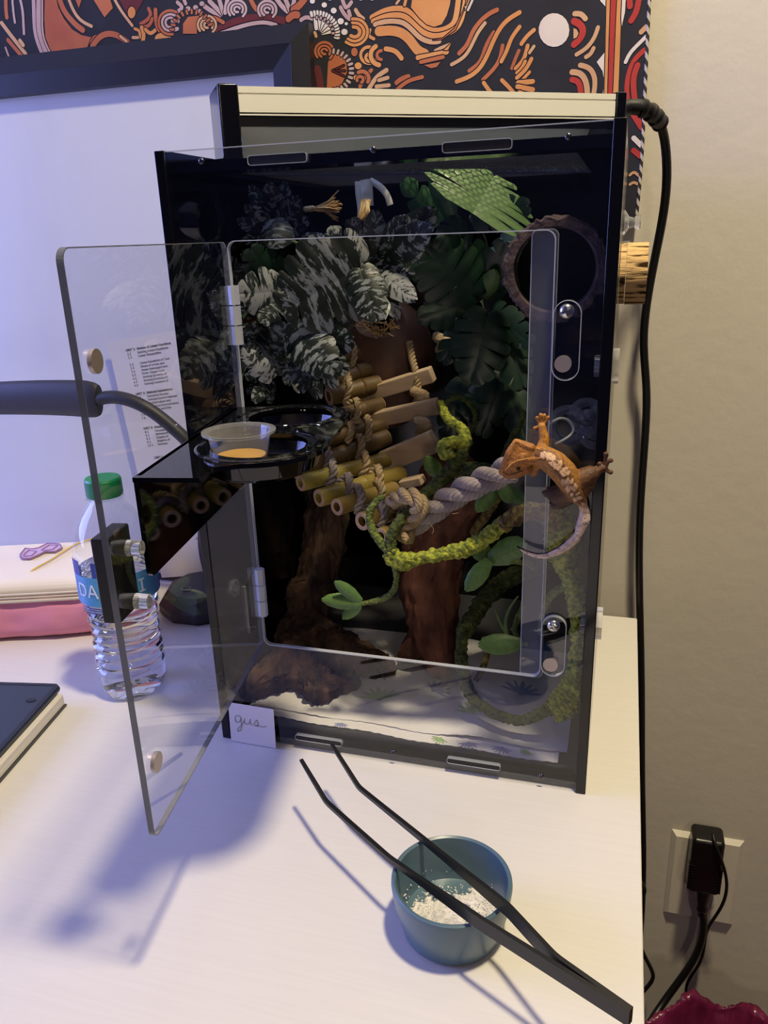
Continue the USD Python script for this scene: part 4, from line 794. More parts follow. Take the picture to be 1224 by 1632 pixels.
for pts in ([(652, 545), (658, 575), (664, 600), (668, 640), (672, 680), (676, 715)],):
    path = spline([P(x, y, 0.18-0.008*i) for i, (x, y) in enumerate(pts)], 80); add('rope', join(rope_strands(path, 0.0034, 9, 3, 7)), 'sisal_cream', lad, True)
for (x, y, Y) in ((668, 632, .158), (673, 678, .140), (704, 545, .19)):
    kn = blob([[Q(x-7, y-8, Y, 0.005), Q(x+6, y, Y-.004, 0.0062), Q(x-4, y+12, Y, 0.0045)]], 0.002, 2, 0.002, (500, 500, 500), 3); add('knot', kn, 'sisal_cream', lad, True)

# ---------------------------------------------------------------- thick rope
path = spline([P(640, 846, 0.045), P(672, 826, 0.042), P(715, 796, 0.036), P(760, 771, 0.028), P(796, 755, 0.020), P(818, 746, 0.016)], 110)
rope = thing('sisal_rope', 'thick grey twisted rope under the head of the gecko', 'rope', path[0])
for s_ in rope_strands(path, 0.0098, 1.9, 3, 12, True): add('strand', s_, 'sisal_grey', rope, True, kind=None)
path2 = spline([P(625, 800, 0.045), P(650, 790, 0.032), P(668, 800, 0.028), P(660, 825, 0.032), P(640, 845, 0.034), P(655, 858, 0.03)], 60)
add('knot', join(rope_strands(path2, 0.0068, 2.2, 3, 9)), 'sisal_cream', rope, True)
fz = []
for k in range(60):
    i = RNG.integers(0, 110); b_ = path[i] + RNG.normal(0, 0.004, 3); d_ = unit(RNG.normal(0, 1, 3)+[0, -0.4, -0.2])*RNG.uniform(0.004, 0.014); fz.append(tube(spline([b_, b_+d_*0.6+RNG.normal(0, .001, 3), b_+d_], 6), 0.00016, 4))
add('loose_fibre', join(fz), 'sisal_cream', rope, kind='stuff')

# ---------------------------------------------------------------- bark tunnel hide and its outer magnet
tc = P(885, 431, 0.048); tax = unit((EYE-tc)*[1, 1, 0.25]); fr_ = frame_from(tax)
an = 80; ring_p = []
tun = thing('bark_tunnel', 'round grey bark-textured tunnel hide fixed to the right wall of the terrarium', 'hide', tc)
RO, RI = 0.0345, 0.0268
prof_ = [(RI, -0.03), (RO-0.002, -0.03), (RO, -0.02), (RO, -0.004), (RO-0.0015, 0.0), (RI+0.001, 0.0), (RI, -0.004), (RI, -0.03)]
tmn = lathe(prof_, 120).subdivide(); av = np.arctan2(tmn.vertices[:, 1], tmn.vertices[:, 0]); rv_ = np.hypot(tmn.vertices[:, 0], tmn.vertices[:, 1])
bmp = 1 + (rv_ > RI+0.002)*(0.055*(meshkit.noise(np.c_[np.cos(av)*13, np.sin(av)*13, tmn.vertices[:, 2]*40], 2)-0.5)*2+0.03*(meshkit.fbm(tmn.vertices*300, 2, 5)-0.5))
tmn.vertices[:, :2] *= bmp[:, None]
add('bark_ring', orient(tmn, *fr_, tc), 'bark_grey', tun, 50)
add('inner_wall', orient(lathe([(RI-0.0002, -0.03), (0, -0.03), (0, -0.029), (RI-0.0004, -0.029)], 40), *fr_, tc), 'hole_shade', tun)  # disc closing the tunnel, its shade put into the colour
mk = thing('bark_magnet', 'short bark-textured wood disc held on the outside of the right wall', 'magnet', (TW, 0.1, 0.37))
plain('bark_tan', (58, 38, 24), 0.9, (212, 176, 126), 3, stretch=(16, 110, 110), lo=0.38, hi=0.50, bump=0.9, bscale=3, bdist=0.002, specular_ior_level=0.15)
add('bark_body', cyl((TW+0.0045, 0.1, 0.369), (TW+0.0185, 0.1, 0.369), 0.0210, n=48), 'bark_tan', mk, 30)
add('back_disc', cyl((TW+0.0004, 0.1, 0.369), (TW+0.0042, 0.1, 0.369), 0.0205, n=48), 'bark_tan', mk, 30)
# clear suction cups
MATS['clear_blue'] = mat('clear_blue', {'p': ('principled_bsdf', {'base_color': (0.86, 0.9, 1.0), 'roughness': 0.08, 'ior': 1.35, 'transmission_weight': 0.88})}, [], 'p.BSDF')
sc = thing('suction_cup', 'clear suction cup pressed on the outer right wall above the bark disc', 'suction cup', (TW, 0.1, 0.40))
add('cup', orient(lathe([(0, 0), (0.008, 0), (0.0085, 0.001), (0.004, 0.004), (0.003, 0.008), (0, 0.008)], 28), (0, 1, 0), (0, 0, 1), (1, 0, 0), (TW+0.0003, 0.10, 0.403)), 'clear_blue', sc, 30)
add('knob', cyl((TW+0.008, 0.10, 0.403), (TW+0.012, 0.10, 0.403), 0.0042, 0.005, 20), 'clear_blue', sc, 30)
def tube_in(*a):
    m = tube(*a); m.vertices[:, 0] = np.minimum(m.vertices[:, 0], 0.2928); return m
hk = thing('suction_hook', 'bluish clear suction hook with loops on the right wall above the gecko', 'hook', P(925, 675, 0.10))
for (x, y, r_, Y, t_) in ((905, 678, 0.012, 0.085, 0.0036), (935, 664, 0.011, 0.095, 0.0034), (948, 690, 0.010, 0.10, 0.003)):
    c_ = P(x, y, Y); a_ = np.linspace(0.4, 5.6, 30); f3 = frame_from(EYE-c_+np.array([0.1, 0, 0.1])); add('loop', tube_in(c_ + r_*(np.cos(a_)[:, None]*f3[0]+np.sin(a_)[:, None]*f3[1]), t_, 10), 'clear_blue', hk, True)
for (x0_, y0_, x1_, y1_) in ((930, 672, 958, 640), (938, 690, 962, 700), (935, 660, 958, 668)): add('prong', tube_in(spline([P(x0_, y0_, .09), P(x1_, y1_, .11)], 6), [0.004, .0038, .0035, .003, .0026, .002], 10), 'clear_blue', hk, True)
lp = spline([P(868, 690, 0.004), P(877, 676, 0.010), P(893, 667, 0.016), P(908, 672, 0.02), P(914, 685, 0.02), P(905, 697, 0.016), P(885, 708, 0.010)], 40)
plain('clear_tie', (196, 200, 206), 0.2, transmission_weight=0.4)
single('clear_tie', tube(lp, 0.0010, 8), 'clear_tie', 'thin clear plastic tie looping behind the raised forefoot of the gecko', 'tie', True)
# round black port on the left wall
def Pxp(x, y, X): d_ = ray(x, y); return EYE + d_*(X-EYE[0])/d_[0]
vc = Pxp(301, 352, S)
add('vent_port', orient(lathe([(0.012, 0), (0.019, 0), (0.019, 0.012), (0.017, 0.016), (0.013, 0.016), (0.0125, 0.003), (0, 0.003)], 40), (0, 1, 0), (0, 0, 1), (1, 0, 0), (S+0.0002, vc[1], vc[2])), 'black_gloss', terr, 30, label='round black port on the left wall')
# tassel and clip
ts = thing('raffia_tassel', 'pale raffia tassel poking up among the variegated leaves', 'tassel', P(495, 332, 0.10))
fb = []
for k in range(46):
    e_ = P(534+RNG.normal(0, 5), 331+RNG.normal(0, 9), 0.10+RNG.normal(0, .004)); fb.append(tube(spline([P(490, 333, .105), P(505, 332+RNG.normal(0, 1.5), .103), e_], 8), 0.0006, 4))
add('fibres', join(fb), 'raffia', ts, kind='stuff'); add('tie', tube(spline([P(486, 334, .105), P(492, 333, .104), P(500, 332, .104)], 6), 0.0022, 8), 'sisal_cream', ts, True)
clp = thing('hanging_clip', 'white plastic hanging clip with raffia at the top of the leaves', 'clip', P(583, 290, 0.12))
plain('clip_white', (196, 192, 190), 0.45)
for pts, w_ in (([(571, 289), (572, 310), (575, 335), (572, 356)], 0.0028), ([(583, 286), (585, 305), (586, 328)], 0.0048), ([(590, 288), (606, 298), (617, 312), (622, 327)], 0.0026)):
    add('strap', tube(spline([P(x, y, .12) for x, y in pts], 16), w_, 10, sx=0.4), 'clip_white', clp, 40)
fb = [tube(spline([P(586+RNG.normal(0, 3), 318, .115), P(580+RNG.normal(0, 5), 342, .112+RNG.normal(0, .003)), P(577+RNG.normal(0, 7), 362, .112)], 8), 0.0011, 5) for k in range(26)]
add('raffia', join(fb), 'raffia', clp, kind='stuff')

# ---------------------------------------------------------------- paper towels on the floor
plain('towel', (222, 218, 220), 0.9, bump=0.35, bscale=900, bdist=0.0006); plain('towel_print_green', (150, 178, 128), 0.9); plain('towel_print_blue', (140, 144, 184), 0.9)
def towel(x0, x1, yfun, y1, z, seed, amp, nx=70, ny=60):
    u = np.linspace(0, 1, nx); w_ = np.linspace(0, 1, ny); xx, ww = np.meshgrid(x0+(x1-x0)*u, w_); yf = np.array([yfun(t) for t in u])
    yy = yf[None]*(1-ww) + y1*ww; zz_ = z + amp*np.clip(meshkit.fbm(np.stack([xx*14, yy*14, xx*0], -1), 3, seed)-0.36, 0, 1) 
    i_ = np.arange(nx*ny).reshape(ny, nx); f_ = np.stack([i_[:-1, :-1], i_[:-1, 1:], i_[1:, 1:], i_[1:, :-1]], -1).reshape(-1, 4)
    v_ = np.c_[xx.ravel(), yy.ravel(), zz_.ravel()]; n_ = len(v_); f_ = np.vstack([np.c_[f_[:, [0, 1, 2]]], f_[:, [0, 2, 3]]]); 
    return trimesh.Trimesh(np.vstack([v_, v_-[0, 0, 0.0003]]), np.vstack([f_, f_[:, ::-1]+n_]), process=False), lambda X, Y: z + amp*max(0, meshkit.fbm(np.array([[X*14, Y*14, 0.0]]), 3, seed)[0]-0.36)
saw = lambda t, a, b: a + (b-a)*t + 0.0012*math.sin(t*19) + 0.0005*math.sin(t*170)
t2m, t2h = towel(S+0.008, 0.279, lambda t: saw(t, 0.021, 0.0135), 0.18, 0.0131, 8, 0.003)
tw2 = thing('paper_towel', 'lower printed paper towel, its torn edge showing along the terrarium front', 'paper towel', (0.14, 0.02, 0.0127))
add('sheet', t2m, 'towel', tw2, True)
t1m, t1h = towel(S+0.004, 0.285, lambda t: saw(t, 0.030, 0.0255), 0.185, 0.0140, 3, 0.012)
tw1 = thing('paper_towel', 'upper crumpled white paper towel covering the terrarium floor', 'paper towel', (0.14, 0.03, 0.0137))
add('sheet', t1m, 'towel', tw1, True)
def motif(cx_, cy_, s_, rot, hf):
    shp = [affinity.rotate(affinity.translate(affinity.scale(Point(0, 0).buffer(1, 8), 0.085+0.05*(k_ % 2), 0.55), 0, 0.62), a_, origin=(0, 0)) for k_, a_ in enumerate(np.linspace(-75, 75, 7))] + [affinity.scale(Point(0, 0).buffer(1, 8), 0.16, 0.16)]
    g_ = affinity.translate(affinity.rotate(affinity.scale(unary_union(shp), s_*1.35, s_*1.35, origin=(0, 0)), rot, origin=(0, 0)), cx_, cy_)
    ms_ = []
    for q_ in getattr(g_, 'geoms', [g_]):
        m_ = trimesh.creation.extrude_polygon(q_, 0.0001).subdivide_to_size(0.004); m_.vertices[:, 2] += np.array([hf(a_, b_) for a_, b_ in m_.vertices[:, :2]]) + 0.0002; ms_.append(m_)
    return join(ms_)
for k, (x_, y_, s_, r_, c_) in enumerate(((0.122, 0.061, 0.012, 20, 'green'), (0.165, 0.085, 0.010, -40, 'blue'), (0.205, 0.060, 0.011, 10, 'green'), (0.08, 0.085, 0.010, 70, 'blue'), (0.24, 0.10, 0.012, 0, 'blue'))):
    add('print', motif(x_, y_, s_, r_, t1h), 'towel_print_'+c_, tw1, label=f'faint {c_} printed plant motif', kind='stuff')
for (x_, s_, r_, c_) in ((0.185, 0.007, 160, 'green'), (0.208, 0.008, 190, 'blue'), (0.235, 0.008, 170, 'blue'), (0.255, 0.006, 150, 'green'), (0.10, 0.006, 180, 'blue')):
    add('print', motif(x_, 0.0235, s_*0.7, r_, t2h), 'towel_print_'+c_, tw2, label=f'faint {c_} printed motif', kind='stuff')
# ---------------------------------------------------------------- leaves
def leaf_mat(name, dark, pale=None, lo=0.5, hi=0.56, rough=0.42, scale=(2.6, 12.0, 1)):
    n = {'p': ('principled_bsdf', {'roughness': rough}), 'tl': ('translucent_bsdf', {}), 'mx': ('mix_closure', {'fac': 0.10}), 'uv': ('texture_coordinate', {}), 'o': ('object_info', {}), 'm': ('mapping', {'scale': scale}),
         'w': ('math', {'math_type': 'multiply', 'value2': 37.0}), 'n': ('noise_texture', {'dimensions': '4D', 'scale': 1.0, 'detail': 4.0, 'roughness': 0.62}), 'r': ('rgb_ramp', {'ramp': [(lo, srgb(*dark)), (hi, srgb(*(pale or [min(255, c*1.25+4) for c in dark])))]})}
    l = [('uv.UV', 'm.vector'), ('m.vector', 'n.vector'), ('o.random', 'w.value1'), ('w.value', 'n.w'), ('n.fac', 'r.fac'), ('r.color', 'p.base_color'), ('r.color', 'tl.color'), ('p.BSDF', 'mx.closure1'), ('tl.BSDF', 'mx.closure2')]
    MATS[name] = mat(name, n, l, 'mx.closure')
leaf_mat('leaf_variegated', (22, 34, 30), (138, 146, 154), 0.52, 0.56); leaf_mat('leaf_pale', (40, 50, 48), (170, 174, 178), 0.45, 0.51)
leaf_mat('leaf_shade', (18, 26, 28), (108, 118, 132), 0.51, 0.56)  # shaded copy of leaf_variegated, the shade put into the colour
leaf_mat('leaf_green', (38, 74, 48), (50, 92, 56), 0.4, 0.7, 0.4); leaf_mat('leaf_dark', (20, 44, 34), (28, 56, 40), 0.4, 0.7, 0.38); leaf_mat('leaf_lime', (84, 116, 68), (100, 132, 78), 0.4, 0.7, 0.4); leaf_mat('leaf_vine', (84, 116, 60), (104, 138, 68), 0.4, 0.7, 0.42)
def leaf_local(Lf, W, lobes, droop, cup, seed, gap=0.17):
    """leaf in local axes: y along the midrib, x across, z out of the face; returns vertices, faces, uv"""
    rg = np.random.default_rng(seed); V, F, U = [], [], []
    wid = lambda t: np.sin(np.pi*np.clip(t, 0, 1)**0.75)**0.72
    na, nb_ = 7, 5
    for sd in (-1, 1):
        edges = np.linspace(0.0, 0.97, lobes+1)
        for k in range(lobes):
            t0, t1 = edges[k], edges[k+1]; off = len(V)*0 + sum(len(x) for x in V); sh = 0.20 + 0.10*rg.random(); wj = 1 + 0.10*(rg.random()-0.5)
            a = np.linspace(0, 1, na)[:, None]; b = np.linspace(0, 1, nb_)[None]
            g = gap*np.clip((a-0.45)/0.55, 0, 1)**0.7 if lobes > 1 else 0*a
            bb = g/2 + b*(1-g)
            tr = t0 + (t1-t0)*bb
            tt = tr - 0.10*(1-tr)*a*(lobes > 1) + sh*a*tr**0.5*(1-0.5*tr)
            ext = (1-0.11*(2*b-1)**4*(lobes > 1))*(1+(wj-1)*0.6)
            x = sd*W*a*ext*wid(0.06+0.94*tr); y = Lf*np.clip(tt, -0.2, 1.02)
            z = -droop*Lf*np.clip(tt, 0, 1.1)**2 - cup*W*(np.abs(x)/W)**2 + 0.02*W*np.sin(tr*lobes*2*np.pi)*a + 0.05*W*np.sqrt(a)
            V.append(np.stack([x+0*y, y+0*x, z], -1).reshape(-1, 3)); U.append(np.stack([np.broadcast_to(sd*a*0.5+0.5, (na, nb_)), np.broadcast_to(tr, (na, nb_))], -1).reshape(-1, 2))
            i_ = np.arange(na*nb_).reshape(na, nb_)+off; q = np.stack([i_[:-1, :-1], i_[:-1, 1:], i_[1:, 1:], i_[1:, :-1]], -1).reshape(-1, 4)
            F.append(q if sd < 0 else q[:, ::-1])
    V, F, U = np.vstack(V), np.vstack(F), np.vstack(U)
    F = np.vstack([F[:, [0, 1, 2]], F[:, [0, 2, 3]]])
    return V, F, U
def leaf(parent, m, base, tip, W=0.75, lobes=5, droop=0.25, cup=0.25, face=None, roll=0.0, name='leaf', seed=None, label=None, stem=True):
    base, tip = np.array(base), np.array(tip); Lf = np.linalg.norm(tip-base); y_ = unit(tip-base)
    f_ = unit(EYE-base) if face is None else unit(face)
    z_ = unit(f_ - y_*(f_ @ y_)); x_ = np.cross(y_, z_)
    c, s = math.cos(roll), math.sin(roll); x_, z_ = c*x_+s*z_, -s*x_+c*z_
    V, F, U = leaf_local(Lf, Lf*W/2, lobes, droop, cup, seed if seed is not None else int(RNG.integers(1e6)))
    V = base + V[:, :1]*x_ + V[:, 1:2]*y_ + (V[:, 2:3]+droop*Lf*0.3)*z_
    V = np.clip(V, [0.0085, 0.0062, 0], [0.2925, 0.293, 0.4430])
    nd = add(name, trimesh.Trimesh(V, F, process=False), m, parent, True, uv=U, label=label)
    return nd
def inside(p): return np.array([np.clip(p[0], S+0.004, TW-S-0.004), np.clip(p[1], 0.0072, TD-0.008), min(p[2], 0.440)])
def bunch(parent, centre, yc, tips, reach=0.03, mat_=None):
    """leaves from one centre; a tip is (x, y, width, material, lobes)"""
    for (x, y, w_, m, lb) in tips:
        d_ = math.hypot(x-centre[0], y-centre[1]); b_ = (centre[0]+(x-centre[0])*0.12, centre[1]+(y-centre[1])*0.12)
        Y2 = yc - reach*RNG.uniform(0.4, 1.1)
        leaf(parent, m, inside(P(*b_, yc)), inside(P(x, y, max(Y2, 0.012))), w_, lb, RNG.uniform(0.05, 0.22), RNG.uniform(0.1, 0.4), roll=RNG.uniform(-0.35, 0.35))
V_, PA, SH = 'leaf_variegated', 'leaf_pale', 'leaf_shade'
va = thing('variegated_plant', 'variegated grey and white artificial leaves in the middle, big split leaf in front', 'plant', P(575, 430, 0.11))
leaf(va, V_, P(574, 424, 0.075), P(452, 498, 0.050), 1.12, 6, 0.12, 0.15, roll=0.15, seed=5, label='large split leaf facing the door')
leaf(va, PA, P(577, 418, 0.085), P(524, 372, 0.060), 0.85, 3, 0.15, 0.3, roll=-0.2, seed=9)
leaf(va, V_, P(574, 430, 0.073), P(600, 505, 0.055), 0.75, 5, 0.2, 0.3, seed=12)
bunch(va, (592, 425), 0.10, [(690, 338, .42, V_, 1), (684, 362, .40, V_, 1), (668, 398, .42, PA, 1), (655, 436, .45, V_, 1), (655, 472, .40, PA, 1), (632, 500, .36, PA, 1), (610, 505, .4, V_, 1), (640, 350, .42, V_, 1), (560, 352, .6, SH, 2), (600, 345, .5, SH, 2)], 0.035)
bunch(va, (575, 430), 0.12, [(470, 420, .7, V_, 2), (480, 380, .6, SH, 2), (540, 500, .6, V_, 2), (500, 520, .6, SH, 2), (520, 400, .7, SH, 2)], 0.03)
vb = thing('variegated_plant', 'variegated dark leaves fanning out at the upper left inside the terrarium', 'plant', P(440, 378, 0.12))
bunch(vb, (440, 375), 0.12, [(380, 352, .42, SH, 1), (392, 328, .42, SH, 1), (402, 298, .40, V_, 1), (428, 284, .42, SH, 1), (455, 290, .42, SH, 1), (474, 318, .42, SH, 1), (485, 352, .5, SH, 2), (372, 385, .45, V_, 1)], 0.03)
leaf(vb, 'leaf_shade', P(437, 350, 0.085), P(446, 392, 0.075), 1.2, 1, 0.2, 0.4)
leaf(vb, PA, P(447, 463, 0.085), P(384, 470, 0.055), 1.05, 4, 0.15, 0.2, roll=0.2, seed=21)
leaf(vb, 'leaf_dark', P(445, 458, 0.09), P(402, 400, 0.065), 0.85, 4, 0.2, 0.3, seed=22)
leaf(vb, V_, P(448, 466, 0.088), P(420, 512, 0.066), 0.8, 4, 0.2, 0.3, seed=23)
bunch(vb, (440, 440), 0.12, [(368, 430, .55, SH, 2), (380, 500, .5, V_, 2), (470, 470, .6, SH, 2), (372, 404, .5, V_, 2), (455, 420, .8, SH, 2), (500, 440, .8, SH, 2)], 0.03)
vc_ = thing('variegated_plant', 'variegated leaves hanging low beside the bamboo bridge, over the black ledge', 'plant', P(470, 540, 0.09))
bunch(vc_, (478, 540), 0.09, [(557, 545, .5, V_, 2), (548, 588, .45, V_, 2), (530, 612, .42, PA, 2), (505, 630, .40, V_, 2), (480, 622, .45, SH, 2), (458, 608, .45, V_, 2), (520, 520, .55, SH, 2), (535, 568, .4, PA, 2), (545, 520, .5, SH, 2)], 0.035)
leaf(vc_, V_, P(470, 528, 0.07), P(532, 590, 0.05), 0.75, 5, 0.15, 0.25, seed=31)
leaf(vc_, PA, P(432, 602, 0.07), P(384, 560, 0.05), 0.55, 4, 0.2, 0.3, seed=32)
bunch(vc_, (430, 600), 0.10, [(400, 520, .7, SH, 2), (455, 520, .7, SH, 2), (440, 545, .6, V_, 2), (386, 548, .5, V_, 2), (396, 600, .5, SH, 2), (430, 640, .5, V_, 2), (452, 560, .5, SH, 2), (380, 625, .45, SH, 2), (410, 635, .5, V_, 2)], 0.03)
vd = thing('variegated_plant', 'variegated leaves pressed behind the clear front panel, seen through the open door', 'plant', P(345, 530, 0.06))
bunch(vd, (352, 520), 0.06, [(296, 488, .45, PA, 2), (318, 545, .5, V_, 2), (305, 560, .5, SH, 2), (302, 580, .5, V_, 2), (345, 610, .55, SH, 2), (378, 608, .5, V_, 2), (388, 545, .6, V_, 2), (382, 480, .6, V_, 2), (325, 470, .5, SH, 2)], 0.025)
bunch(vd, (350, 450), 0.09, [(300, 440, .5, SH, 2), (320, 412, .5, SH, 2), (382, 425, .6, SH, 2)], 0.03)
stm = [spline([P(575, 430, .12), P(520, 415, .15), P(440, 380, .15), P(400, 420, .15), P(352, 470, .12), P(352, 520, .07)], 40), spline([P(440, 440, .125), P(470, 500, .12), P(478, 540, .1), P(430, 600, .105)], 30)]
plain('stem_green', (52, 70, 44), 0.6)
stm[0] = np.clip(stm[0], [0.0115, 0.009, 0], [0.29, 0.29, 0.44])
add('stem', tube(stm[0], 0.0022, 8), 'stem_green', vb, True); add('stem', tube(stm[1], 0.0022, 8), 'stem_green', vc_, True)

G_, DK = 'leaf_green', 'leaf_dark'
ga = thing('monstera_plant', 'green split-leaf artificial plant in the upper right, one leaf bright under the lid', 'plant', P(750, 360, 0.14))
leaf(ga, 'leaf_lime', inside(P(752, 342, .070)), inside(P(790, 258, .105)), 1.9, 6, 0.08, 0.12, roll=0.0, seed=41, label='bright leaf lit through the lid screen')  # lighter lime colour also carries the light on this leaf
leaf(ga, G_, P(720, 350, .10), P(688, 272, .085), 0.52, 1, 0.1, 0.5, roll=0.4, seed=42)
leaf(ga, G_, P(700, 352, .11), P(646, 292, .09), 0.55, 3, 0.2, 0.5, seed=43)
leaf(ga, DK, P(735, 352, .10), P(700, 395, .08), 0.7, 3, 0.2, 0.3, seed=44)
leaf(ga, DK, P(758, 350, .11), P(835, 330, .09), 0.6, 4, 0.2, 0.3, seed=45)
gb_ = thing('monstera_plant', 'dark green split-leaf artificial plant hanging in front of the back wall at right', 'plant', P(765, 470, 0.17))
leaf(gb_, DK, P(757, 474, .135), P(676, 398, .105), 0.95, 6, 0.15, 0.2, seed=51)
leaf(gb_, 'leaf_lime', P(772, 474, .14), P(788, 434, .125), 0.55, 1, 0.15, 0.4, seed=52, label='small leaf with its light put into a bright green')  # light on this leaf put into its lime colour
leaf(gb_, DK, P(778, 500, .125), P(752, 606, .095), 0.85, 6, 0.2, 0.2, seed=53)
for i, (b, t, w_, lb, yy_) in enumerate((((770, 470), (735, 385), .75, 5, .15), ((775, 470), (800, 395), .7, 5, .15), ((760, 480), (672, 505), .7, 5, .14), ((785, 495), (838, 545), .6, 5, .14), ((790, 510), (835, 610), .6, 5, .14), ((765, 500), (705, 570), .6, 5, .14), ((800, 600), (770, 690), .6, 4, .16), ((800, 600), (840, 700), .5, 4, .16), ((740, 610), (712, 700), .6, 4, .17), ((790, 620), (745, 660), .8, 4, .16), ((770, 420), (830, 440), .8, 4, .18), ((715, 440), (660, 430), .8, 4, .18), ((740, 380), (690, 430), .8, 4, .20), ((800, 380), (830, 420), .8, 4, .20))):
    leaf(gb_, DK, P(*b, yy_), P(*t, yy_-0.03), w_, lb, 0.2, 0.3, roll=RNG.uniform(-.3, .3))
add('stem', tube(spline([P(752, 346, .12), P(775, 420, .17), P(765, 480, .16), P(790, 540, .165), P(800, 610, .17)], 30), 0.0025, 8), 'stem_green', gb_, True)

# ---------------------------------------------------------------- moss vines
def moss_mat(n, a, b): plain(n, a, 0.9, b, 260, detail=6, bump=1.0, bscale=420, bdist=0.003, lo=0.38, hi=0.6)
moss_mat('moss_bright', (176, 180, 60), (106, 118, 40)); moss_mat('moss_dark', (88, 98, 44), (50, 60, 30)); moss_mat('moss_brown', (132, 118, 58), (88, 66, 40)); moss_mat('moss_thin', (118, 130, 62), (84, 98, 46))  # bright moss: light falling on the vine put into the colour
def moss(pts, r, n=14, amp=0.35, seed=0, lumps=420):
    pts = [P(x, y, Y) for x, y, Y in pts]; path = spline(pts, max(24, int(20*len(pts)))); k = len(path)
    rr_ = np.interp(np.linspace(0, 1, k), np.linspace(0, 1, len(r)), r) if np.ndim(r) else np.full(k, r)
    m = tube(path, rr_, n); 
    if len(m.faces) < 40000: m = m.subdivide_to_size(max(0.0016, float(np.min(rr_))*0.5)) if False else m.subdivide()
    m.merge_vertices(); nz = meshkit.noise(m.vertices*lumps, seed); nz2 = meshkit.fbm(m.vertices*160, 2, seed+3)
    m.vertices = m.vertices + m.vertex_normals*((np.sqrt(np.maximum(nz, 0))-0.62)*amp*1.6 + (nz2-0.5)*amp*1.2)[:, None]*np.mean(rr_)
    m.vertices = np.clip(m.vertices, [0.0085, 0.0062, 0.0145], [0.2925, 0.293, 0.443])
    return m
mv = thing('moss_vine', 'bright moss-covered vine looping across the door opening below the gecko', 'vine', P(628, 890, 0.022))
add('branch', moss([(742, 702, .072), (725, 742, .060), (692, 776, .046), (655, 812, .034), (632, 838, .026), (622, 864, .022), (627, 890, .020)], [0.00546, 0.00570, 0.00533, 0.00521, 0.00434, 0.00403, 0.00496], 16, 0.3, 1), 'moss_dark', mv, 60, label='dark upper branch')
add('branch', moss([(622, 880, .0215), (632, 893, .020), (665, 891, .021), (700, 884, .022), (750, 872, .024), (786, 848, .026), (806, 832, .028)], [0.00623, 0.00669, 0.00471, 0.00486, 0.00517, 0.00547, 0.00532], 16, 0.42, 2), 'moss_bright', mv, 60, label='bright yellow-green lower branch')
add('branch', moss([(800, 838, .027), (822, 822, .028), (845, 816, .029), (868, 818, .032), (888, 830, .036)], [0.00576, 0.00600, 0.00600, 0.00680, 0.00960], 16, 0.4, 3), 'moss_brown', mv, 60)
add('tendril', moss([(628, 895, .021), (631, 930, .022), (618, 950, .022), (598, 958, .022), (578, 962, .022)], [0.0026, 0.0022, 0.0024, 0.0023, 0.0016], 8, 0.4, 4, 700), 'moss_thin', mv, 60)
add('tendril', moss([(612, 790, .03), (594, 806, .026), (589, 828, .024), (598, 852, .022), (612, 872, .021), (622, 884, .020)], [0.0020, 0.0028, 0.0028, 0.0030, 0.0030, 0.0034], 8, 0.35, 5, 700), 'moss_thin', mv, 60)
add('tendril', moss([(703, 640, .105), (708, 658, .095), (722, 674, .085), (738, 686, .078), (742, 704, .072)], [0.0022, 0.0038, 0.0038, 0.0038, 0.0050], 10, 0.3, 6, 600), 'moss_bright', mv, 60)
add('knob', moss([(742, 706, .070), (722, 706, .064), (706, 712, .060), (710, 724, .056), (722, 720, .055)], [0.00595, 0.00544, 0.00510, 0.00442, 0.00306], 12, 0.4, 7), 'moss_bright', mv, 60)
for (b, t, w_, m_) in (((577, 962), (513, 957), .42, 'leaf_vine'), ((575, 958), (534, 929), .40, 'leaf_lime'), ((574, 964), (544, 990), .34, 'leaf_vine')): leaf(mv, m_, P(*b, .022), P(*t, .014 if t[1] < 980 else .03), w_, 1, 0.12, 0.5, roll=0.2)
mr = thing('moss_vine', 'thick moss-covered vine running down the right side behind the front panel', 'vine', P(905, 900, 0.05))
add('branch', moss([(880, 818, .036), (892, 836, .040), (893, 862, .044), (903, 900, .048), (916, 945, .052), (922, 1000, .054), (919, 1050, .052), (916, 1085, .048)], [0.0085, 0.0118, 0.0112, 0.0072, 0.0060, 0.0058, 0.0056, 0.0056], 18, 0.38, 11), 'moss_bright', mr, 60)
add('branch', moss([(917, 1075, .049), (913, 1098, .046), (900, 1120, .042), (880, 1134, .038)], [0.0062, 0.0105, 0.0112, 0.0070], 18, 0.5, 12), 'moss_bright', mr, 60)
add('branch', moss([(738, 1000, .085), (735, 1050, .068), (742, 1088, .054), (760, 1118, .045), (795, 1140, .038), (830, 1148, .036), (860, 1138, .036), (884, 1126, .040)], [0.00484, 0.00499, 0.00530, 0.00468, 0.00406, 0.00390, 0.00452, 0.00515], 14, 0.4, 13), 'moss_dark', mr, 60)
add('branch', moss([(738, 1010, .086), (770, 960, .12), (805, 925, .145), (850, 905, .15), (890, 880, .12)], [0.00638, 0.00750, 0.00788, 0.00712, 0.00638], 14, 0.4, 14), 'moss_dark', mr, 60)
add('tendril', moss([(770, 1015, .085), (776, 1030, .08), (772, 1058, .07), (758, 1085, .06)], [0.0020, 0.0026, 0.0026, 0.0022], 8, 0.35, 15, 700), 'moss_brown', mr, 60)
add('tendril', moss([(900, 935, .052), (880, 948, .055), (866, 975, .058), (862, 1010, .06)], [0.0030, 0.0028, 0.0026, 0.002], 8, 0.35, 16, 700), 'moss_thin', mr, 60)
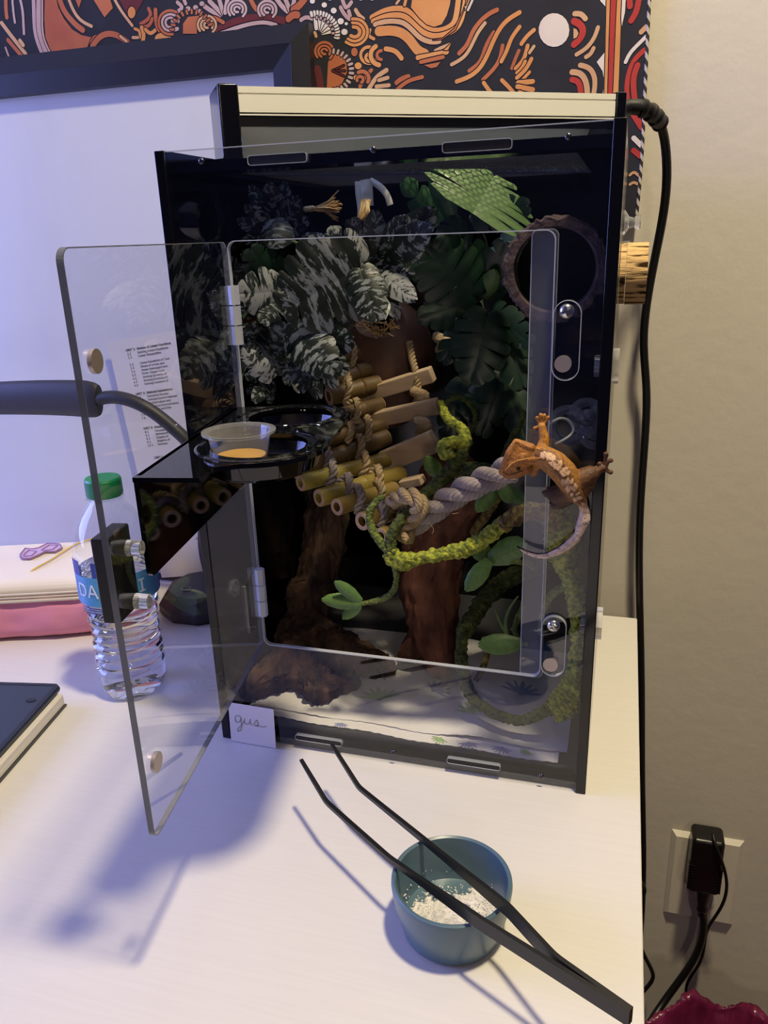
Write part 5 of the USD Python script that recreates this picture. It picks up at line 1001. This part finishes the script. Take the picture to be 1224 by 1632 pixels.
for (b, t, w_, m_, y1_) in (((830, 1026), (764, 1028), .55, 'leaf_vine', .055), ((782, 892), (834, 866), .62, 'leaf_vine', .05), ((780, 893), (742, 942), .50, 'leaf_vine', .045), ((786, 890), (752, 872), .7, 'leaf_vine', .06)): leaf(mr, m_, P(*b, y1_+.01), P(*t, y1_), w_, 1, 0.15, 0.4)
add('tendril', moss([(782, 893, .06), (808, 894, .058), (835, 896, .056), (850, 905, .07)], 0.0024, 8, 0.3, 17, 700), 'moss_thin', mr, 60)
add('tendril', moss([(840, 1026, .066), (832, 1026, .066), (820, 1000, .08), (835, 965, .09)], 0.0020, 8, 0.3, 18, 700), 'moss_thin', mr, 60)
for (pts, w_) in (([(808, 1012), (806, 990), (815, 965), (826, 950)], .0022), ([(804, 1005), (794, 985), (789, 972)], .0018), ([(816, 1005), (828, 985), (831, 958)], .002)): add('blade', tube(spline([P(x, y, .085) for x, y in pts], 16), np.linspace(w_, w_*0.3, 16), 8, sx=0.4), 'leaf_vine', mr, True)
mb = thing('moss_vine', 'thin dark vine with small leaves behind the thick rope', 'vine', P(790, 745, 0.10))
add('tendril', moss([(720, 752, .11), (760, 742, .105), (792, 745, .10), (810, 712, .10), (826, 680, .10), (836, 655, .10)], [0.0034, 0.0032, 0.0030, 0.0028, 0.0026, 0.0022], 8, 0.3, 21, 700), 'moss_dark', mb, 60)
add('tendril', moss([(706, 650, .12), (724, 634, .12), (744, 640, .12), (757, 660, .12), (750, 690, .12)], [0.0026, 0.0022, 0.0020, 0.0020, 0.0018], 8, 0.3, 22, 700), 'moss_dark', mb, 60)
add('branch', moss([(722, 760, .10), (745, 748, .085), (775, 748, .075), (800, 750, .07)], [0.0045, 0.005, 0.0045, 0.003], 10, 0.3, 23), 'moss_dark', mb, 60)
add('branch', moss([(755, 850, .13), (768, 830, .12), (790, 800, .115), (805, 770, .11)], [0.0035, 0.004, 0.0035, 0.003], 10, 0.3, 24), 'moss_brown', mb, 60)
for (b, t, w_, yy_) in (((798, 768), (812, 800), .62, .06), ((790, 778), (760, 815), .62, .07), ((800, 775), (838, 800), .5, .07), ((700, 760), (680, 730), .6, .10), ((735, 760), (752, 790), .5, .11)): leaf(mb, 'leaf_vine', P(*b, yy_+.01), P(*t, yy_), w_, 1, 0.15, 0.4)

# ---------------------------------------------------------------- the gecko, clinging to the front panel
GR = 1.16
def gp(x, y, Y): return P(780+x/5.83, 650+y/5.83, Y)
GS = 0.000380/5.83
def chain(pts):
    out = []
    for (x, y, Y, r) in pts: out.append((gp(x, y, Y), r*GR))
    return out
ys = -0.0050                                                        # limbs lie on the panel's outer face
spine = [(430, 440, -.0110, .0050), (520, 462, -.0112, .0064), (610, 520, -.0114, .0073), (690, 600, -.0112, .0074), (750, 690, -.0108, .0068), (800, 780, -.0098, .0055), (845, 850, -.0090, .0036), (868, 905, -.0080, .0024)]
headc = [(430, 440, -.0110, .0050), (370, 440, -.0120, .0050), (300, 460, -.0125, .0056), (230, 510, -.0125, .0054), (165, 570, -.0118, .0036), (128, 592, -.0112, .0026)]
jaw = [(330, 540, -.0095, .0050), (240, 580, -.0095, .0048), (165, 610, -.0100, .0030)]
crest_t = [(380, 375, -.0135, .0030), (250, 318, -.0140, .0020), (190, 420, -.0150, .0026), (140, 545, -.0130, .0022)]
crest_b = [(430, 478, -.0148, .0026), (340, 478, -.0160, .0022), (250, 505, -.0162, .0022), (165, 580, -.0140, .0020)]
fore = [(480, 420, -.0090, .0042), (502, 340, -.0066, .0032), (508, 290, -.0058, .0030), (494, 205, -.0052, .0023), (488, 172, -.0048, .0023)]
fore2 = [(450, 500, -.0085, .0040), (430, 560, -.0062, .0030), (410, 600, -.0050, .0026)]
hindr = [(800, 720, -.0090, .0056), (860, 660, -.0080, .0060), (930, 620, -.0066, .0050), (1000, 592, -.0056, .0025), (1050, 560, -.0050, .0022)]
hindr_w = [(850, 780, -.0080, .0046), (900, 720, -.0070, .0046), (950, 650, -.0060, .0030)]
hindl = [(770, 800, -.0085, .0050), (700, 800, -.0070, .0056), (630, 810, -.0060, .0054), (575, 790, -.0052, .0036)]
hindl_w = [(740, 850, -.0070, .0034), (660, 895, -.0058, .0030), (600, 905, -.0050, .0022)]
tail = [(868, 905, -.0080, .0024), (885, 970, -.0062, .0028), (878, 1040, -.0056, .0036), (845, 1120, -.0052, .0030), (832, 1165, -.0050, .0022), (800, 1215, -.0048, .0028), (730, 1275, -.0046, .0027), (640, 1330, -.0046, .0024), (540, 1372, -.0048, .0019), (440, 1375, -.0050, .0015), (340, 1340, -.0052, .0011), (262, 1290, -.0054, .0007)]
def toe(a, b, c=None, r=0.0011): return [(*a, ys+0.0008, r), (*b, ys+0.0006, r*0.75)] + ([(*c, ys+0.0004, r*1.05)] if c else [])
toes = [toe((470, 165), (446, 178), (422, 188)), toe((474, 155), (456, 120), (444, 92)), toe((486, 150), (480, 105), (476, 66)), toe((496, 150), (504, 108), (510, 70)), toe((505, 160), (528, 122), (545, 90)),
    toe((1050, 545), (1010, 540), (996, 555), .0013), toe((1055, 540), (1030, 515), (1020, 520), .0013), toe((1065, 535), (1078, 470), (1082, 430), .0014), toe((1075, 540), (1105, 500), (1128, 490), .0013), toe((1075, 560), (1100, 590), (1128, 598), .0013),
    toe((580, 790), (545, 780), (505, 788), .0012), toe((580, 800), (550, 810), (525, 810), .0012), toe((585, 780), (565, 755), (548, 745), .0012), toe((590, 820), (580, 860), (572, 880), .0012), toe((600, 780), (600, 760), (595, 740), .0011)]
segs = [chain(c) for c in (spine, headc, jaw, crest_t, crest_b, fore, fore2, hindr, hindr_w, hindl, hindl_w, tail)] + [chain(t) for t in toes]
# flat webs of skin: head top, thighs
def hull_of(pts): return m3.Manifold.batch_hull([m3.Manifold.sphere(r, 12).translate(list(map(float, gp(x, y, Y)))) for x, y, Y, r in pts])
parts = []
for ch in segs:
    for (p0, r0), (p1, r1) in zip(ch[:-1], ch[1:]): parts.append(m3.Manifold.batch_hull([m3.Manifold.sphere(r0, 16).translate(list(map(float, p0))), m3.Manifold.sphere(r1, 16).translate(list(map(float, p1)))]))
parts.append(hull_of(headc[1:] + crest_t + crest_b[:3]))
parts.append(hull_of([hindr[0], hindr[2], hindr_w[1]])); parts.append(hull_of([hindl[0], hindl[2], hindl_w[1]]))
gm = tm(m3.Manifold.batch_boolean(parts, m3.OpType.Add).refine_to_length(0.00085)); gm.merge_vertices()
trimesh.smoothing.filter_taubin(gm, iterations=3)
gm.vertices = gm.vertices + gm.vertex_normals*((meshkit.noise(gm.vertices*1500, 3)-0.5)*0.00035)[:, None]
# skin colours: each point takes the colour of the body region it belongs to
def dist_chain(v, pts):
    best = np.full(len(v), 9.0)
    for (x0_, y0_, Y0_, r0), (x1_, y1_, Y1_, r1) in zip(pts[:-1], pts[1:]):
        a_, b_ = gp(x0_, y0_, Y0_), gp(x1_, y1_, Y1_); ab = b_-a_; t_ = np.clip(((v-a_) @ ab)/(ab @ ab), 0, 1); best = np.minimum(best, np.linalg.norm(v-a_-t_[:, None]*ab, axis=1)-(r0+(r1-r0)*t_))
    return best
v = gm.vertices; regions = [('back', spine), ('head', headc+crest_b), ('fore', fore), ('fore2', fore2), ('hr', hindr), ('hrw', hindr_w), ('hl', hindl), ('hlw', hindl_w), ('tail', tail)]
dd = np.stack([dist_chain(v, c) for _, c in regions], 1); lab_ = dd.argmin(1)
cols = {'back': (164, 112, 50), 'head': (172, 110, 46), 'fore': (184, 124, 46), 'fore2': (150, 100, 50), 'hr': (92, 57, 34), 'hrw': (84, 52, 32), 'hl': (78, 50, 32), 'hlw': (76, 48, 32), 'tail': (226, 200, 184)}
base_c = np.array([srgb(*cols[n_]) for n_, _ in regions])
wgt = np.exp(-(dd-dd.min(1, keepdims=True))/0.0009); wgt /= wgt.sum(1, keepdims=True); col = wgt @ base_c
brown0 = np.array(srgb(92, 54, 30)); mid_ = np.clip((0.0012-dist_chain(v, [(470, 430, -.0165, .003), (560, 455, -.0170, .0034), (630, 530, -.0170, .0036), (700, 620, -.0165, .0036), (740, 700, -.0155, .0032), (790, 790, -.0140, .0026), (850, 870, -.0115, .002)]))/0.0012, 0, 1)*0.75
col = col*(1-mid_[:, None]) + brown0*mid_[:, None]
n1 = meshkit.fbm(v*420, 3, 2); n2 = meshkit.noise(v*1900, 5)
col *= (0.50+0.95*n1)[:, None]; nr = np.abs(meshkit.fbm(v*620, 3, 14)-0.5); col *= np.where((nr < 0.035) & (lab_ != 8), 0.62, 1.0)[:, None]
brown = np.array(srgb(96, 52, 28))
low = np.clip((dist_chain(v, [(560, 600, -.009, .0012), (640, 690, -.009, .0012), (720, 790, -.009, .0012), (800, 860, -.008, .001)])*-1+0.0022)/0.0022, 0, 1)*0.7
col = col*(1-low[:, None]) + brown*low[:, None]
for (bx_, by_, br_) in ((505, 440, .0030), (560, 455, .0036), (590, 470, .0028), (590, 520, .0026), (630, 545, .0034), (655, 510, .0024), (685, 600, .0032), (710, 570, .0026), (735, 600, .0022), (690, 690, .0026), (730, 685, .0030), (765, 680, .0020), (735, 755, .0030), (780, 750, .0028), (800, 725, .0018), (765, 808, .0018), (800, 850, .0022), (835, 835, .0022), (820, 800, .0016), (868, 895, .0012)):
    d_ = ray(780+bx_/5.83, 650+by_/5.83); rel = v-EYE; off = np.linalg.norm(rel - (rel @ unit(d_))[:, None]*unit(d_), axis=1) + (n2-0.5)*0.0007 + (meshkit.fbm(v*700, 2, 31)-0.5)*0.0026
    k_ = np.clip((br_*0.74-off)/0.0004+0.5, 0, 1)*(v[:, 1] < -0.009); col = col*(1-k_[:, None]) + np.array(srgb(216, 176, 142))*k_[:, None]
    ring_ = np.clip(1-np.abs(off-br_*0.86)/0.0005, 0, 1)*0.7*(v[:, 1] < -0.009)*(1-k_); col = col*(1-ring_[:, None]) + brown*ring_[:, None]
spk = ((meshkit.noise(v*900, 8) > 0.80) & (lab_ == 8)); col[spk] = srgb(48, 36, 38)
tl_edge = (lab_ == 8) & (dist_chain(v, [(860, 1150, -.005, .0002), (780, 1190, -.005, .0002), (640, 1295, -.005, .0006), (520, 1345, -.005, .0007), (430, 1350, -.005, .0007), (330, 1320, -.005, .0007), (262, 1290, -.0054, .0008)]) < 0.0004); col[tl_edge] = srgb(44, 36, 38)
hs = (np.isin(lab_, [1])) & (n2 > 0.66); col[hs] = col[hs]*0.62
side = np.isin(lab_, [1]) & (dist_chain(v, jaw) < 0.0008); col[side] = col[side]*0.4 + np.array(srgb(140, 82, 40))*0.6
n = {'a': ('attribute', {'attribute': 'skin'}), 'p': ('principled_bsdf', {'roughness': 0.6}), 't': ('texture_coordinate', {}), 'vn': ('voronoi_texture', {'scale': 1500.0}), 'b': ('bump', {'strength': 0.35, 'distance': 0.0004})}
MATS['gecko_skin'] = mat('gecko_skin', n, [('a.color', 'p.base_color'), ('t.object', 'vn.vector'), ('vn.distance', 'b.height'), ('b.normal', 'p.normal')], 'p.BSDF')
geck = thing('gecko', 'orange brown crested gecko with pale spotted tail clinging to the front panel', 'gecko', gp(690, 600, -0.011))
gn = add('body', gm, 'gecko_skin', geck, True)
pv = UsdGeom.PrimvarsAPI(gn.prim).CreatePrimvar('skin', Sdf.ValueTypeNames.Color3fArray, 'vertex'); pv.Set([Gf.Vec3f(*map(float, c_)) for c_ in np.clip(col, 0, 1)])
def surf(x, y, out=0.0002):
    d_ = unit(ray(780+x/5.83, 650+y/5.83)); rel = gm.vertices-EYE; t_ = rel @ d_; off = np.linalg.norm(rel-t_[:, None]*d_, axis=1); k_ = off < 0.0008
    return EYE + d_*((t_[k_].min() if k_.any() else np.linalg.norm(gp(x, y, -0.014)-EYE))-out)
plain('gecko_crest', (206, 152, 86), 0.6); plain('gecko_eye', (30, 22, 18), 0.1); plain('eye_ring', (120, 80, 44), 0.4)
spk_ = []
cl_ = np.array([surf(*q_, -0.0002) for q_ in spline([(150, 575, 0), (200, 520, 0), (260, 488, 0), (350, 468, 0), (490, 462, 0)], 40)[:, :2]]); ct_ = np.array([surf(*q_, -0.0002) for q_ in spline([(150, 560, 0), (185, 440, 0), (245, 322, 0), (300, 335, 0), (380, 372, 0)], 34)[:, :2]]); cn_ = np.array([surf(*q_, -0.0002) for q_ in spline([(380, 372, 0), (440, 385, 0), (500, 400, 0)], 12)[:, :2]])
up_ = unit(gp(300, 380, -.02)-gp(300, 480, -.014))
for arr, dr in ((cl_, unit(gp(300, 560, -.021)-gp(300, 480, -.0165))), (ct_, unit(gp(250, 280, -.018)-gp(300, 380, -.0145))), (cn_, up_)):
    for q_ in arr: spk_.append(cyl(q_, q_+dr*RNG.uniform(0.0006, 0.0012), 0.00034, 0.00006, 6))
add('crest', join(spk_), 'gecko_crest', geck, kind='stuff', label='row of small spiky crest scales')
ec = surf(268, 566, -0.0005); add('eye', trimesh.creation.icosphere(2, 0.0013).apply_translation(ec), 'gecko_eye', geck, True, label='dark round eye')
for (a_, b_) in (((130, 612), (180, 628)), ((180, 628), (300, 590))): pass
add('mouth_line', tube(np.array([surf(*q_, 0.0) for q_ in spline([(125, 600, 0), (180, 622, 0), (250, 606, 0), (310, 582, 0)], 18)[:, :2]]), 0.00022, 5), 'gecko_eye', geck, True)
